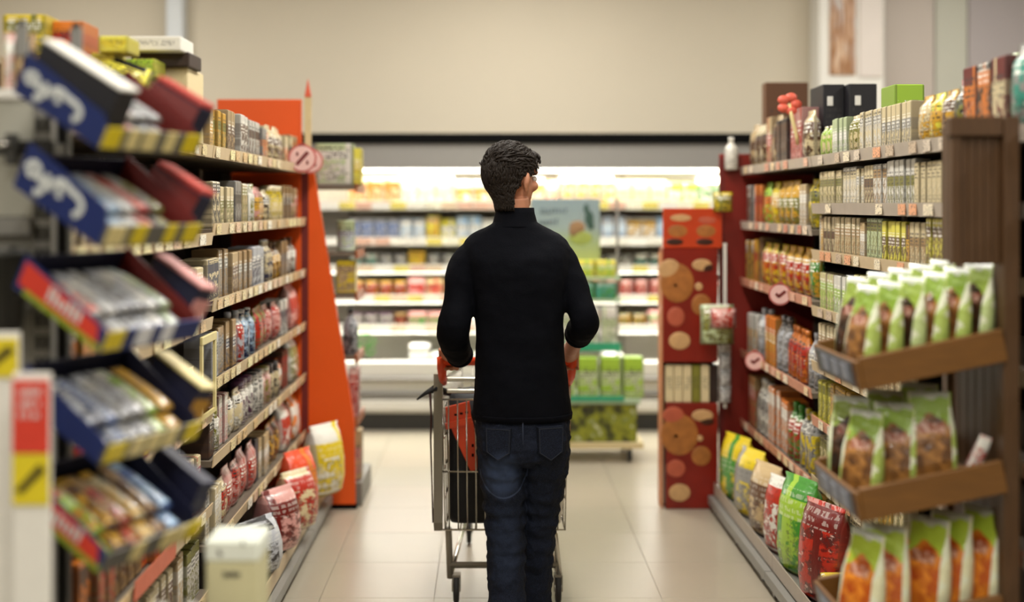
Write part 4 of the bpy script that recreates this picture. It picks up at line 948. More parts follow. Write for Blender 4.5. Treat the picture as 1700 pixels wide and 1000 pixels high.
# ------------------------------------------------------------------ low dump table with small goods and the cream carton (lower left)
dt = thing('dump_table', 'low dark table with loose goods along the bottom left edge', 'table', (-.66, 2.35, 0))
TZ = .68
MB().box(-.83, -.50, 2.22, 2.50, TZ-.03, TZ, bev=.004).build('table_top', M_wooddk, dt)
for x in (-.82, -.54):
    for y in (2.24, 2.46): MB().box(x, x+.03, y, y+.03, 0, TZ-.03).build('leg', M_rack, dt)
cc = thing('cream_carton', 'cream lidded carton with small dark lettering standing at the bottom left', 'carton', (px(385, 0, 800)[0], F/800, TZ))
w = .055; zt = H-(898-VY)/800
MB().box(-w, w, 0, .11, 0, zt-TZ-.045, bev=.003).build('body', pm('cream_board', '#c9c39a', .5, var=.04), cc, world=False)
MB().box(-w-.002, w+.002, -.002, .112, zt-TZ-.045, zt-TZ, bev=.005).build('lid', pm('white_lid', '#dfe3d6', .5, var=.03), cc, world=False)
m = MB()
for k in range(6): m.box(-.018+k*.006, -.0135+k*.006, -.0012, 0, zt-TZ-.076, zt-TZ-.066+(.003 if k % 3 == 0 else 0))
m.build('lettering', M_dkgrey, cc, world=False)
m = MB()
for (a, b) in ((-.03, .012), (.02, .03), (-.026, .008)): m.box(a, a+.006, -.0032, -.0018, zt-TZ-.04+b, zt-TZ-.03+b)
m.build('print_spots', M_grey, cc, world=False)
for k in range(8):
    x = -.80+k*.028
    small('loose_packet', slim, (x, 2.26+(k%2)*.03, TZ+.001), (0, 0, random.uniform(-.1, .1)), ['dark brown', 'dark red', 'orange', 'dark brown', 'silver', 'white', 'silver', 'white'][k], ['red', 'white', 'brown', 'black', 'white', 'grey', 'white', 'grey'][k], k*1.9, '%s low packet, %s from the left on the low dark table' % (['dark brown', 'dark red', 'orange', 'brown', 'silver', 'white', 'silver grey', 'whitish'][k], ORD[k]), 'packet', None, (.74, 1, .45))

# ------------------------------------------------------------------ wooden display stand (right)
WS = 700.0; WY = F/WS
wx = lambda x: (x-VX)/WS
wz = lambda y: H-(y-VY)/WS
ws = thing('wooden_stand', 'dark wooden display stand with sloping trays of snack bags at the right frame edge', 'display stand', (1.08, 2.9, 0))
MB().box(wx(1668), wx(1694), WY+.0, WY+.04, 0, wz(193), bev=.003).build('post', M_wooddk, ws)
MB().box(wx(1668), wx(1694), WY+.34, WY+.38, 0, wz(193), bev=.003).build('post', M_wooddk, ws)
MB().box(wx(1584), wx(1600), WY+.012, WY+.04, wz(440), wz(225), bev=.002).build('stile', M_wooddk, ws)
MB().box(wx(1580), wx(1668), WY+.004, WY+.045, wz(226), wz(193), bev=.003).build('top_rail', M_wooddk, ws)
MB().box(wx(1668), wx(1694), WY+.04, WY+.34, 0, .05).build('base_rail', M_wooddk, ws)
for k in range(5):
    a = wx(1600)+k*(wx(1668)-wx(1600))/5
    MB().box(a+.0006, a+(wx(1668)-wx(1600))/5-.0006, WY+.022, WY+.034, wz(440), wz(226), bev=.0015).build('plank', M_wooddk, ws)
for k in range(6):
    MB().box(wx(1676), wx(1686), WY+.042+k*.05, WY+.09+k*.05, .05, wz(200), bev=.002).build('plank', M_wooddk, ws)
TL = .336; TD = .35; TA = math.radians(11.5)
M_plate = pm('label_plate', '#5d6068', .35, .3, var=.3, scale=14)
tray_M = []
M_paper = pm('plate_paper', '#8f93a0', .5, var=.3)
for ti, zbl in enumerate((wz(648), wz(866), wz(1090))):
    # local frame of the tray: x runs up the slope towards the post, y away from the camera
    Mt = Matrix.Translation((wx(1436), WY-.004, zbl)) @ Matrix.Rotation(-TA, 4, 'Y'); tray_M.append(Mt)
    bd = MB().box(0, TL+.01, 0, .018, 0, .077, Mt, .002).build('side_board', M_wood, ws)
    MB().box(0, TL+.01, TD-.018, TD, 0, .077, Mt, .002).build('side_board', M_wood, ws)
    MB().box(-.012, 0, 0, TD, 0, .07, Mt, .002).build('front_board', M_wood, ws)
    for k in range(4): MB().box(.002+k*.084, .084+k*.084, .018, TD-.018, .004, .014, Mt).build('slat', M_wood, ws)
    pl = MB().box(-.016, -.0125, .03, TD-.03, .008, .066, Mt, .001).build('label_plate', M_plate, ws)
    for k in range(3): MB().box(-.018, -.0162, .06+k*.08, .11+k*.08, .018, .056, Mt).build('paper_label', M_paper, pl)
def pouch_mesh():
    """granola pouch: block bottom, printed header folded at the top"""
    rs = []; n = 16; w, d, h = .115, .043, .215
    for v, a, b in ((0, .86, .9), (.03, .96, 1.05), (.3, 1.0, 1.12), (.55, .98, .95), (.72, .9, .5), (.82, .86, .18), (.9, .84, .1), (1, .86, .08)):
        rs.append([(a*w/2*math.copysign(abs(math.cos(2*PI*k/n))**.5, math.cos(2*PI*k/n)), d/2+b*d/2*math.copysign(abs(math.sin(2*PI*k/n))**.6, math.sin(2*PI*k/n))*(1+.1*math.sin(5*k+v*11)), v*h) for k in range(n)])
    return MB().rings(rs)
def pouch_mat(name, food_a, food_b, head, side):
    k = NT(name); tc = k.n('ShaderNodeTexCoord'); sp = k.n('ShaderNodeSeparateXYZ'); k.l(tc.outputs['Generated'], sp.inputs[0])
    u, v = sp.outputs[0], sp.outputs[2]; oi = k.n('ShaderNodeObjectInfo')
    vo = k.n('ShaderNodeTexVoronoi'); vo.inputs['Scale'].default_value = 55; k.l(tc.outputs['Object'], vo.inputs['Vector'])
    sh = k.n('ShaderNodeSeparateColor'); k.l(vo.outputs['Color'], sh.inputs[0])
    food = k.mix(sh.outputs[0], hx(food_a), hx(food_b))
    nz = k.noise(tc.outputs['Object'], 16, 2)
    wob = k.math('MULTIPLY_ADD', nz, .4, -.2)
    hd = k.mix(k.step(k.math('ADD', v, wob), .93), hx(head), hx('#b9bdac'))
    band = k.mix(k.step(nz, .52), hx(side), hx('#d9dcc0'))
    edge = k.math('ADD', k.math('LESS_THAN', u, .13), k.step(u, .87))
    c = k.mix(k.step(k.math('ADD', v, wob), .70), food, hd)
    c = k.mix(k.math('MINIMUM', edge, 1.0), c, band)
    lab = k.math('MULTIPLY', k.math('MULTIPLY', k.step(v, .55), k.math('LESS_THAN', v, .66)), k.math('MULTIPLY', k.step(u, .25), k.math('LESS_THAN', u, .75)))
    c = k.mix(k.math('MULTIPLY', lab, .8), c, k.mix(k.step(k.noise(tc.outputs['Object'], 90, 1), .52), hx('#8f4a3c'), hx('#c9a090')))
    k.l(c, k.b.inputs['Base Color']); k.b.inputs['Roughness'].default_value = .3; k.b.inputs['Coat Weight'].default_value = .4
    k.bump(k.noise(tc.outputs['Object'], 45, 3), .3, .02); return k.m
PM = [pouch_mat('nut_pouch_print', '#4a2a12', '#a8743a', '#85a236', '#a3b65a'), pouch_mat('dark_pouch_print', '#1e120a', '#5a3820', '#93a944', '#b0bf80'), pouch_mat('orange_pouch_print', '#a8420e', '#e08a2a', '#a8bf3a', '#d9d6b0')]
PME = [pouch_mesh().mesh('granola_pouch', p, True) for p in PM]
def put_pouch(ti, x, y, yaw, lean, mi, sc, label):
    Mt = tray_M[ti]; p = Mt @ Vector((x, y, .030))
    rot = (Matrix.Rotation(yaw, 3, 'Z') @ Matrix.Rotation(lean, 3, 'X')).to_euler()
    o = inst('granola_pouch', PME[mi], None, p, rot, (sc, sc, sc)); tag(o, label, 'pouch', 'granola pouches on the wooden stand')
specs = [(.045, 1, 0), (.085, 0, 1), (.135, 0, 0), (.18, 1, 1), (.225, 0, 0), (.27, 1, 1), (.312, 0, 0)]
for k, (x, mi, b) in enumerate(((.0, 0, 0), (.056, 0, 0), (.112, 1, 0), (.168, 0, 0), (.224, 0, 0), (.28, 1, 0))):
    put_pouch(0, x, .088, -1.28+.05*(k % 3-1), -.12, mi, 1.0, 'granola pouch, %s from the aisle side in front on the upper wooden tray' % ORD[k])
    if k < 5: put_pouch(0, x+.03, .245, -1.28, -.1, (mi+1) % 2, 1.02, 'granola pouch, %s from the aisle side at the back of the upper wooden tray' % ORD[k])
for k, (x, y, yaw, mi, sc) in enumerate(((.01, .10, -.95, 0, 1.0), (.10, .09, -.5, 0, 1.0), (.20, .07, -.15, 0, 1.05))):
    put_pouch(1, x, y, yaw, -.15, mi, sc, 'nut filled granola pouch, %s from the aisle side on the lower wooden tray' % ORD[k])
for k in range(3): put_pouch(1, .04+k*.09, .25, -.6, -.1, 1, 1.0, 'dark granola pouch, %s from the aisle side at the back of the lower wooden tray' % ORD[k])
o = small('slim_pack', slim, tray_M[1] @ Vector((.275, .06, .02)), (0, .42, 0), 'red', 'white', 4.1, 'red slim pack leaning against the post on the lower wooden tray', 'pack', None, (1, 1, .75))
for k, (x, y, yaw) in enumerate(((.0, .09, -1.1), (.07, .08, -.5), (.165, .09, -.9), (.225, .10, -.9), (.295, .09, -1.0))):
    put_pouch(2, x, y, yaw, -.14, 2, 1.12, 'orange granola pouch, %s from the aisle side on the bottom wooden tray' % ORD[k])

# ------------------------------------------------------------------ shopping cart
CS = 428.0; CY = F/CS
def cp(x, y, s=CS, dy=0): X_, Z_ = px(x, y, s); return Vector((X_, F/s+dy, Z_))
ct = thing('shopping_cart', 'chrome wire shopping cart with orange handle and child seat, pushed by the man', 'shopping cart', (.06, CY+.4, 0))
hy = F/440
cl_, cr_ = -.185, .305
# handle
MB().tube([(cl_, hy, .965), (cr_, hy, .965)], .016, 12).build('handle', M_orplast, ct, True)
for x in (cl_, cr_):
    MB().tube([(x, hy, .98), (x, hy+.005, .94), (x, hy+.05, .90), (x, CY+.03, .86)], [.02, .019, .016, .013], 10).build('handle_bracket', M_orplast, ct, True)
# rear side plates / main frame tubes
zb0 = H-(880-VY)/CS
MB().prism([(CY-.01, .90), (CY+.05, .90), (CY+.05, zb0+.02), (CY+.02, zb0-.01), (CY-.01, zb0+.03)], 'x', -.222, -.188).build('rear_frame', M_cartgrey, ct)
MB().tube([(.305, CY+.02, .90), (.30, CY, .6), (.262, CY, zb0+.03), (.235, CY+.02, zb0)], .008, 8).build('rear_frame', M_chrome, ct, True)
MB().tube([(.285, CY+.05, .88), (.278, CY+.04, .6), (.248, CY+.04, zb0+.05)], .005, 8).build('rear_frame', M_chrome, ct, True)
FYc = CY+.80
def gx(t, z):  # half width tapers to the front and to the bottom
    tt = (z-zb0)/(.9-zb0); return (.245-.055*t)*(0.95+.05*tt)
cxm = .055
zf = lambda t: zb0+.16*t     # bottom rises to the front
for sgn, nm in ((-1, 'left'), (1, 'right')):
    m = MB()
    for i in range(13):
        t = i/12; m.tube([(cxm+sgn*gx(t, .88-.06*t), CY+t*.8, .88-.06*t), (cxm+sgn*gx(t, zf(t)), CY+t*.8, zf(t))], .0028, 5)
    for j in range(6):
        q = j/5
        m.tube([(cxm+sgn*gx(t, zf(t)+(.88-.06*t-zf(t))*q), CY+t*.8, zf(t)+(.88-.06*t-zf(t))*q) for t in (0, .5, 1)], .004 if q in (0, 1) else .003, 5)
    m.build('side_grid', M_chrome, ct, True)
m = MB()
for i in range(9):
    x = -1+i/4; m.tube([(cxm+x*gx(1, .82), FYc, .82), (cxm+x*gx(1, zf(1)), FYc, zf(1))], .0028, 5)
for q in (0, .33, .66, 1): z = zf(1)+(.82-zf(1))*q; m.tube([(cxm-gx(1, z), FYc, z), (cxm+gx(1, z), FYc, z)], .0035, 5)
m.build('front_grid', M_chrome, ct, True)
m = MB()
for i in range(9): x = -1+i/4; m.tube([(cxm+x*gx(t, zf(t)), CY+t*.8, zf(t)) for t in (0, 1)], .0028, 5)
for j in range(9): t = j/8; m.tube([(cxm-gx(t, zf(t)), CY+t*.8, zf(t)), (cxm+gx(t, zf(t)), CY+t*.8, zf(t))], .0028, 5)
m.build('bottom_grid', M_chrome, ct, True)
m = MB()      # rear gate
for i in range(13):
    x = -.165+i*.035; m.tube([(x, CY, .80), (x+.004, CY, zb0)], .0034, 6)
for z in (.80, .52, zb0): m.tube([(-.19, CY, z), (.29 if z > .5 else .26, CY, z)], .004, 6)
m.build('rear_gate', M_chrome, ct, True)
for z in (.882, .836): MB().box(-.17, .28, CY-.03, CY-.01, z-.008, z+.008, bev=.003).build('chrome_bar', M_chrome, ct)
# orange child seat: band and tapering strap
a, b, c, d = cp(739, 678), cp(779, 668), cp(783, 694), cp(741, 704)
yb = CY+.026
def slab(pts, y0, y1): return MB().prism([(p.x, p.z) for p in pts], 'y', y0, y1)
st = slab([a, b, c, d], yb-.012, yb).build('child_seat', M_orplast, ct)
slab([cp(739, 704), cp(783, 694), cp(784, 704), cp(741, 714)], yb-.022, yb-.006).build('seat_rim', M_orplast, st)
slab([cp(748, 712), cp(785, 702), cp(792, 745), cp(792, 782), cp(781, 785)], yb-.004, yb+.006).build('seat_flap', M_orplast, st)
m = MB()
for k in range(3): p = cp(754+k*9, 690-k*2); m.box(p.x, p.x+.012, yb-.0135, yb-.0118, p.z-.004, p.z+.004)
for k in range(2): p = cp(783, 742+k*16); m.box(p.x, p.x+.008, yb-.0055, yb-.0035, p.z-.006, p.z+.006)
m.build('seat_slots', M_black, st)['kind'] = 'stuff'
# chassis and casters
lz = .145
MB().tube([(-.165, CY+.02, zb0), (-.165, CY+.03, .27), (-.158, CY+.02, .10)], .013, 8).build('leg', M_cartgrey, ct, True)
MB().tube([(.232, CY+.02, zb0), (.25, CY+.03, .27), (.268, CY+.02, .10)], .011, 8).build('leg', M_chrome, ct, True)
MB().tube([(-.165, CY+.02, lz+.01), (.262, CY+.02, lz+.01)], .010, 8).build('crossbar', M_cartgrey, ct, True)
MB().tube([(-.158, CY+.1, lz-.02), (.262, CY+.1, lz-.02)], .012, 8).build('crossbar', M_cartgrey, ct, True)
for x, x2 in ((-.158, -.10), (.265, .20)):
    MB().tube([(x, CY+.02, .11), (x2, CY+.85, .16)], .010, 8).build('chassis_tube', M_chrome, ct, True)
    MB().tube([(x2, CY+.85, .16), (x2, CY+.8, .48)], .010, 8).build('leg', M_chrome, ct, True)
for x, y in ((-.135, CY+.03), (.262, CY+.03), (-.10, CY+.82), (.20, CY+.82)):
    f_ = MB(); f_.box(x-.017, x-.013, y-.02, y+.02, .05, .11); f_.box(x+.013, x+.017, y-.02, y+.02, .05, .11); f_.box(x-.017, x+.017, y-.02, y+.02, .105, .115)
    fk = f_.build('caster_fork', M_cartgrey, ct)
    MB().lathe([(0, -.011), (.045, -.011), (.055, -.006), (.055, .006), (.045, .011), (0, .011)], 18, Matrix.Translation((x, y, .055)) @ Matrix.Rotation(PI/2, 4, 'Y')).build('wheel', M_rubber, fk, True)
    MB().lathe([(0, -.013), (.02, -.013), (.02, .013), (0, .013)], 12, Matrix.Translation((x, y, .055)) @ Matrix.Rotation(PI/2, 4, 'Y')).build('hub', M_chrome, fk)
# black bag inside the cart, its flap jutting out to the left
bg = thing('black_bag', 'black cloth bag filling the rear of the cart, its flap jutting out at left', 'bag', (.05, CY+.2, zb0+.01))
rs = []
for v, a_, b_ in ((0, .96, .9), (.05, 1, 1), (.5, 1, 1.02), (.85, .99, .95), (.97, .95, .8), (1, .8, .5)):
    rs.append([(.052+.228*a_*math.copysign(abs(math.cos(2*PI*k/24))**.22, math.cos(2*PI*k/24))*(.97+.03*v), CY+.150+.115*b_*math.copysign(abs(math.sin(2*PI*k/24))**.3, math.sin(2*PI*k/24)), zb0+.012+v*(.80-zb0)+.006*math.sin(k*2.1)*v) for k in range(24)])
MB().rings(rs).build('sack', M_blackcloth, bg, True)
p0, p1, p2 = cp(692, 664), cp(722, 645), cp(745, 652)
MB().tube([p0, (p0+p1)/2+Vector((0, 0, .004)), p1, p2+Vector((0, .05, -.01))], [.003, .008, .016, .014], 8).build('flap', M_blackcloth, bg, True)
MB().tube([cp(714, 652), cp(716, 690), cp(715, 730), cp(717, 800), cp(719, 868)], [.006, .004, .004, .003, .004], 6).build('strap', pm('dark_red_strap', '#3a1410', .7), bg, True)

# ------------------------------------------------------------------ the man
MS = 480.0; MY = F/MS
def mp(x, y, dy=0.0):
    """point of the picture at the man's depth + dy"""
    d = MY+dy; s = F/d; return Vector(((x-VX)/s, d, H-(y-VY)/s))
man = thing('person', 'man in a dark navy shirt and blue jeans seen from behind, pushing the shopping cart', 'person', (.10, MY, 0))
def ring(c, a, b, n=24, e=1.0, ax=None):
    """ellipse around c: half width a (x), half depth b (y); ax tilts it to be perpendicular to a limb"""
    out = []
    for k in range(n):
        q = 2*PI*k/n; u = math.copysign(abs(math.cos(q))**e, math.cos(q))*a; v = math.copysign(abs(math.sin(q))**e, math.sin(q))*b
        if ax is None: out.append((c[0]+u, c[1]+v, c[2]))
        else: out.append(tuple(Vector(c)+ax[0]*u+ax[1]*v))
    return out
def limb(m, pts, rads, n=16, sub=5):
    """tapering limb through the joints, smooth"""
    P = [Vector(p) for p in pts]; pp = []; rr = []
    Q = curve3([tuple(p) for p in P], sub)
    R = []
    for i in range(len(P)-1): R += [rads[i]+(rads[i+1]-rads[i])*(3*(k/sub)**2-2*(k/sub)**3) for k in range(sub)]
    R.append(rads[-1])
    m.tube(Q, R, n); 
    return m
def remesh(o, vox, smooth=4, fac=.5):
    r = o.modifiers.new('remesh', 'REMESH'); r.mode = 'VOXEL'; r.voxel_size = vox; r.use_smooth_shade = True
    s = o.modifiers.new('smooth', 'SMOOTH'); s.iterations = smooth; s.factor = fac
# joints
shL, shR = mp(790, 432), mp(926, 428)
elL, elR = mp(752, 548, -.04), mp(971, 534, -.04)
hdl = hy; hz = .965
wrL, wrR = mp(765, 596, .20), mp(949, 578, .19)
haL, haR = Vector((-.158, hdl-.005, hz+.035)), Vector((.295, hdl-.005, hz+.03))
HC = mp(848, 297, .0) + Vector((0, .01, 0))         # head centre
YAW = math.radians(-42)
Rh = Matrix.Translation(HC) @ Matrix.Rotation(YAW, 4, 'Z') @ Matrix.Rotation(math.radians(-4), 4, 'X')
neck0, neck1 = mp(858, 378, -.01), HC+Vector((.012, -.02, -.07))
# trunk and legs of the body (mostly under the clothes)
body = MB()
ty = MY
def bx_(x, y): return mp(x, y)
trunk = [(866, 740, .13, .10), (867, 690, .145, .105), (867, 620, .13, .095), (866, 540, .135, .1), (864, 470, .15, .105), (862, 420, .13, .075), (860, 396, .085, .06), (857, 378, .05, .05)]
body.rings([ring(bx_(x, y), a, b) for x, y, a, b in trunk])
limb(body, [neck0-Vector((0, 0, .03)), neck0, neck1], [.052, .050, .050], 16)
# head: cranium, face, jaw, nose, lips, brow, ears
hd = MB()
hd.ell((0, -.012, .022), (.074, .094, .088)); hd.ell((0, .025, -.03), (.062, .066, .078)); hd.ell((0, .048, -.075), (.043, .044, .036)); hd.ell((0, .07, -.092), (.022, .02, .018))
hd.ell((0, .086, .03), (.052, .016, .016)); hd.ell((0, .072, .055), (.056, .03, .036))
hd.tube([(0, .086, .02), (0, .1, -.004), (0, .112, -.026)], [.009, .011, .013], 10); hd.ell((-.01, .1, -.03), (.009, .01, .008)); hd.ell((.01, .1, -.03), (.009, .01, .008))
hd.ell((0, .09, -.056), (.024, .011, .006)); hd.ell((0, .088, -.066), (.021, .011, .007))
hd.ell((-.044, .062, -.02), (.024, .024, .02)); hd.ell((.044, .062, -.02), (.024, .024, .02))
for sx in (-1, 1):
    ear = MB(); ear.ell((0, 0, 0), (.010, .019, .033)); ear.ell((.003, -.010, .006), (.011, .010, .026)); ear.ell((0, .004, -.026), (.007, .010, .012))
    Me = Matrix.Translation((sx*.078, -.006, -.012)) @ Matrix.Rotation(sx*math.radians(24), 4, 'Z') @ Matrix.Rotation(math.radians(-10), 4, 'X')
    hd.add([tuple(Me @ Vector((sx*v[0], v[1], v[2]))) for v in ear.v], ear.f)
body.add([tuple(Rh @ Vector(v)) for v in hd.v], hd.f)
# arms
limb(body, [shL, mp(772, 458, -.005), mp(763, 500, -.02), elL, wrL], [.040, .040, .038, .034, .028]); limb(body, [shR, mp(943, 455, -.005), mp(957, 495, -.02), elR, wrR], [.040, .038, .036, .034, .029])
# hands closed on the handle
def hand(wr, ha, sgn):
    """sgn +1 right hand: thumb towards the body's middle"""
    palm = MB(); top = ha+Vector((0, .0, .0))
    d = (top-wr)
    limb(body, [wr, wr+d*.5, top], [.028, .034, .036], 14)
    for i, (ln, r) in enumerate(((.9, .0098), (1.0, .0104), (.97, .0100), (.82, .0088))):
        x = ha.x+sgn*(-.030+i*.0205)
        k0 = Vector((x, ha.y+.012, ha.z+.010))
        pts = [k0, Vector((x, hdl+.024, hz+.024)), Vector((x, hdl+.031*ln, hz-.004)), Vector((x, hdl+.010, hz-.027)), Vector((x, hdl-.012*ln, hz-.026))]
        limb(body, pts, [r*1.15, r*1.1, r*1.02, r*.95, r*.8], 10, 4)
    x = ha.x-sgn*.036
    limb(body, [Vector((ha.x-sgn*.022, ha.y-.012, ha.z+.004)), Vector((x, hdl-.026, hz+.012)), Vector((x+sgn*.004, hdl-.026, hz-.008)), Vector((x+sgn*.014, hdl-.016, hz-.024))], [.015, .0125, .0115, .0095], 10, 4)
hand(wrL, haL, -1); hand(wrR, haR, 1)
# legs
hipL, hipR = mp(830, 705), mp(906, 705)
knL, knR = mp(837, 850, -.01), mp(900, 852, .05)
anL, anR = mp(840, 1052, -.13), mp(890, 1050, .14)
limb(body, [hipL, mp(835, 810, -.002), knL, mp(841, 960, -.06), anL], [.07, .055, .045, .042, .034]); limb(body, [hipR, mp(902, 810, .03), knR, mp(890, 960, .10), anR], [.07, .05, .042, .04, .034])
for a in (anL, anR): limb(body, [Vector((a.x, a.y-.03, .06)), Vector((a.x, a.y+.05, .055)), Vector((a.x+.005, a.y+.14, .04))], [.036, .036, .028], 12)
bo = body.build('body', M_skin, man, True); remesh(bo, .0042, 3, .4)
# eyes (turned away from the camera) and brows
for sx in (-1, 1):
    e = MB().ell((sx*.031, .088, .006), (.0125, .011, .011)); e.v = [tuple(Rh @ Vector(v)) for v in e.v]; ey = e.build('eye', M_eye, man, True)
    i_ = MB().ell((sx*.031, .0965, .006), (.005, .004, .005)); i_.v = [tuple(Rh @ Vector(v)) for v in i_.v]; i_.build('iris', M_choc, ey, True)
    b_ = MB().tube([(sx*.014, .094, .022), (sx*.032, .089, .026), (sx*.046, .077, .022)], [.004, .0045, .003], 6); b_.v = [tuple(Rh @ Vector(v)) for v in b_.v]; b_.build('eyebrow', pm('brow', '#17110c', .7), man, True)

# hair: a close cap, then locks laid over it
def hair_mat():
    k = NT('dark_hair'); tc = k.n('ShaderNodeTexCoord'); nz = k.noise(tc.outputs['Object'], 160, 3)
    k.l(k.mix(nz, hx('#0b0806'), hx('#2a2018')), k.b.inputs['Base Color']); k.b.inputs['Roughness'].default_value = .6; k.b.inputs['Specular IOR Level'].default_value = .2
    k.bump(nz, .3); return k.m
hm = MB(); rnd = random.Random(11)
C0, R0 = Vector((0, -.012, .022)), Vector((.083, .105, .101))
def keep(p):          # where hair grows, in head coordinates
    if p.y > .075 and p.z < .07: return False
    if p.y > .03 and p.z < .05-.25*(.075-p.y)*0: return p.z > .045
    if p.y > -.034 and p.z < .014: return False
    return p.z > -.040
nu, nv = 40, 26; grid = {}
cap = MB(); pts = []
for j in range(nv+1):
    for i in range(nu):
        t = PI*j/nv; q = 2*PI*i/nu; p = C0+Vector((R0.x*math.sin(t)*math.cos(q), R0.y*math.sin(t)*math.sin(q), R0.z*math.cos(t)))
        if p.z < -.03: p = Vector((p.x*(1+.2*(p.z+.03)/.06)*1.0, p.y, p.z)); 
        pts.append(p)
cap.v = [tuple(Rh @ (p*1.0)) for p in pts]
for j in range(nv):
    for i in range(nu):
        f = (j*nu+i, (j+1)*nu+i, (j+1)*nu+(i+1) % nu, j*nu+(i+1) % nu)
        if all(keep(pts[k]) for k in f): cap.f.append(f)
# nape: hair tapering down the neck
locks = cap
def lock(p, d, ln, w, lift, drop):
    n = Vector(((p.x-C0.x)/R0.x**2, (p.y-C0.y)/R0.y**2, (p.z-C0.z)/R0.z**2)).normalized()
    d = (d-n*d.dot(n)).normalized(); s = []
    for k in range(5):
        t = k/4; q = p+d*ln*t+n*(lift*math.sin(t*PI*.55))+Vector((0, 0, -drop*t*t))
        s.append(q-n*(ln*t)**2/.17)
    r = [w*.7, w, w*.9, w*.6, w*.12]
    m = MB().tube(s, r, 5); locks.add([tuple(Rh @ Vector(v)) for v in m.v], m.f)
cnt = 0
while cnt < 1500:
    z = rnd.uniform(-1, 1); q = rnd.uniform(0, 2*PI); rr = math.sqrt(1-z*z)
    p = C0+Vector((R0.x*rr*math.cos(q), R0.y*rr*math.sin(q), R0.z*z))*.995
    if not keep(p): continue
    cnt += 1
    if p.z > .06+rnd.uniform(-.035, .03):      # crown: swept forward and up
        d = Vector((rnd.uniform(-.7, .7)+.2, .8, rnd.uniform(-.2, .5))); lock(p, d, rnd.uniform(.03, .055), rnd.uniform(.003, .005), rnd.uniform(.004, .013), 0)
    else:
        d = Vector((rnd.uniform(-.35, .35), rnd.uniform(-.35, .35), -1)); lock(p, d, rnd.uniform(.02, .036)*(.5 if p.y > -.05 and p.z < .06 else 1), rnd.uniform(.0025, .0045), rnd.uniform(.001, .004), 0)
for k in range(70):    # quiff over the forehead
    x = rnd.uniform(-.055, .06); p = Vector((x, .072+rnd.uniform(-.02, .012), .088+rnd.uniform(-.012, .014)-abs(x)*.35)); lock(p, Vector((rnd.uniform(-.2, .4), .7, .75)), rnd.uniform(.03, .05), rnd.uniform(.004, .006), .006, .0)
NZ = ((-.02, .080, .092, -.012), (-.045, .070, .080, -.012), (-.07, .060, .068, -.012), (-.095, .0545, .058, -.012), (-.118, .053, .055, -.012))
def nape(a, z, off=0.0):
    for i in range(4):
        z0, rx0, ry0, c0 = NZ[i]; z1, rx1, ry1, c1 = NZ[i+1]
        if z >= z1 or i == 3:
            f = (z-z0)/(z1-z0); rx, ry, c = rx0+(rx1-rx0)*f+off, ry0+(ry1-ry0)*f+off, c0+(c1-c0)*f
            q_ = min(1, max(0, (-.02-z)/.06)); a = a*(1-.3*q_)
            return Vector((.020*q_+rx*math.sin(a), c-ry*math.cos(a), z))
sh_ = []; na = 15
for z in (-.02, -.04, -.06, -.08, -.10, -.114):
    sh_.append([nape(-1.25+2.5*i/(na-1), z) for i in range(na)])
o_ = len(locks.v); locks.v += [tuple(Rh @ p) for r_ in sh_ for p in r_]
for j in range(5):
    for i in range(na-1): locks.f.append((o_+j*na+i, o_+(j+1)*na+i, o_+(j+1)*na+i+1, o_+j*na+i+1))
for k in range(420):   # short hairs laid down the nape
    a = rnd.uniform(-1.25, 1.25); z = rnd.uniform(-.098, -.02)
    m = MB().tube([nape(a, z, .001), nape(a+rnd.uniform(-.08, .08), z-.010, .003), nape(a+rnd.uniform(-.12, .12), max(z-.022, -.118), .0015)], [.003, .0032, .0008], 5); locks.add([tuple(Rh @ Vector(v)) for v in m.v], m.f)
locks.build('hair', hair_mat(), man, True)

# shirt
def shirt_mat():
    k = NT('navy_shirt'); tc = k.n('ShaderNodeTexCoord'); nz = k.noise(tc.outputs['Object'], 9, 4); fine = k.noise(tc.outputs['Object'], 420, 2)
    k.l(k.mix(nz, hx('#030409'), hx('#06070e')), k.b.inputs['Base Color']); k.b.inputs['Roughness'].default_value = .85; k.b.inputs['Specular IOR Level'].default_value = .1
    k.bump(k.math('MULTIPLY_ADD', fine, .25, nz), .35, .02); return k.m
M_shirt = shirt_mat()
sm = MB()
tor = [(866, 690, .172, .128), (866, 684, .173, .130), (865, 640, .164, .126), (863, 590, .155, .116), (862, 540, .151, .116), (862, 490, .158, .122), (862, 455, .174, .124), (861, 430, .184, .116), (859, 412, .188, .100), (857, 400, .178, .088), (856, 390, .156, .078), (855, 381, .118, .072), (854, 373, .084, .066), (854, 366, .066, .06)]
sm.rings([ring(mp(x, y)+Vector((0, -.006, 0)), a, b, 36, .85) for x, y, a, b in tor])
cuffR = elR+(wrR-elR)*.50
cuffL = elL+(wrL-elL)*.86
limb(sm, [mp(826, 424), mp(786, 430), mp(767, 454, -.005), mp(761, 500, -.02), elL, elL+(cuffL-elL)*.5+Vector((0, 0, -.012)), cuffL], [.055, .064, .060, .055, .056, .054, .046], 20)
limb(sm, [mp(900, 420), mp(926, 428), mp(943, 455, -.005), mp(957, 495, -.02), elR, elR+(cuffR-elR)*.6, cuffR], [.055, .060, .055, .050, .048, .050, .046], 20)
so = sm.build('shirt', M_shirt, man, True); remesh(so, .0065, 6, .5)
tx = bpy.data.textures.new('cloth_folds', 'CLOUDS'); tx.noise_scale = .11; tx.noise_depth = 2
dp = so.modifiers.new('folds', 'DISPLACE'); dp.texture = tx; dp.strength = .016; dp.mid_level = .5; dp.texture_coords = 'LOCAL'
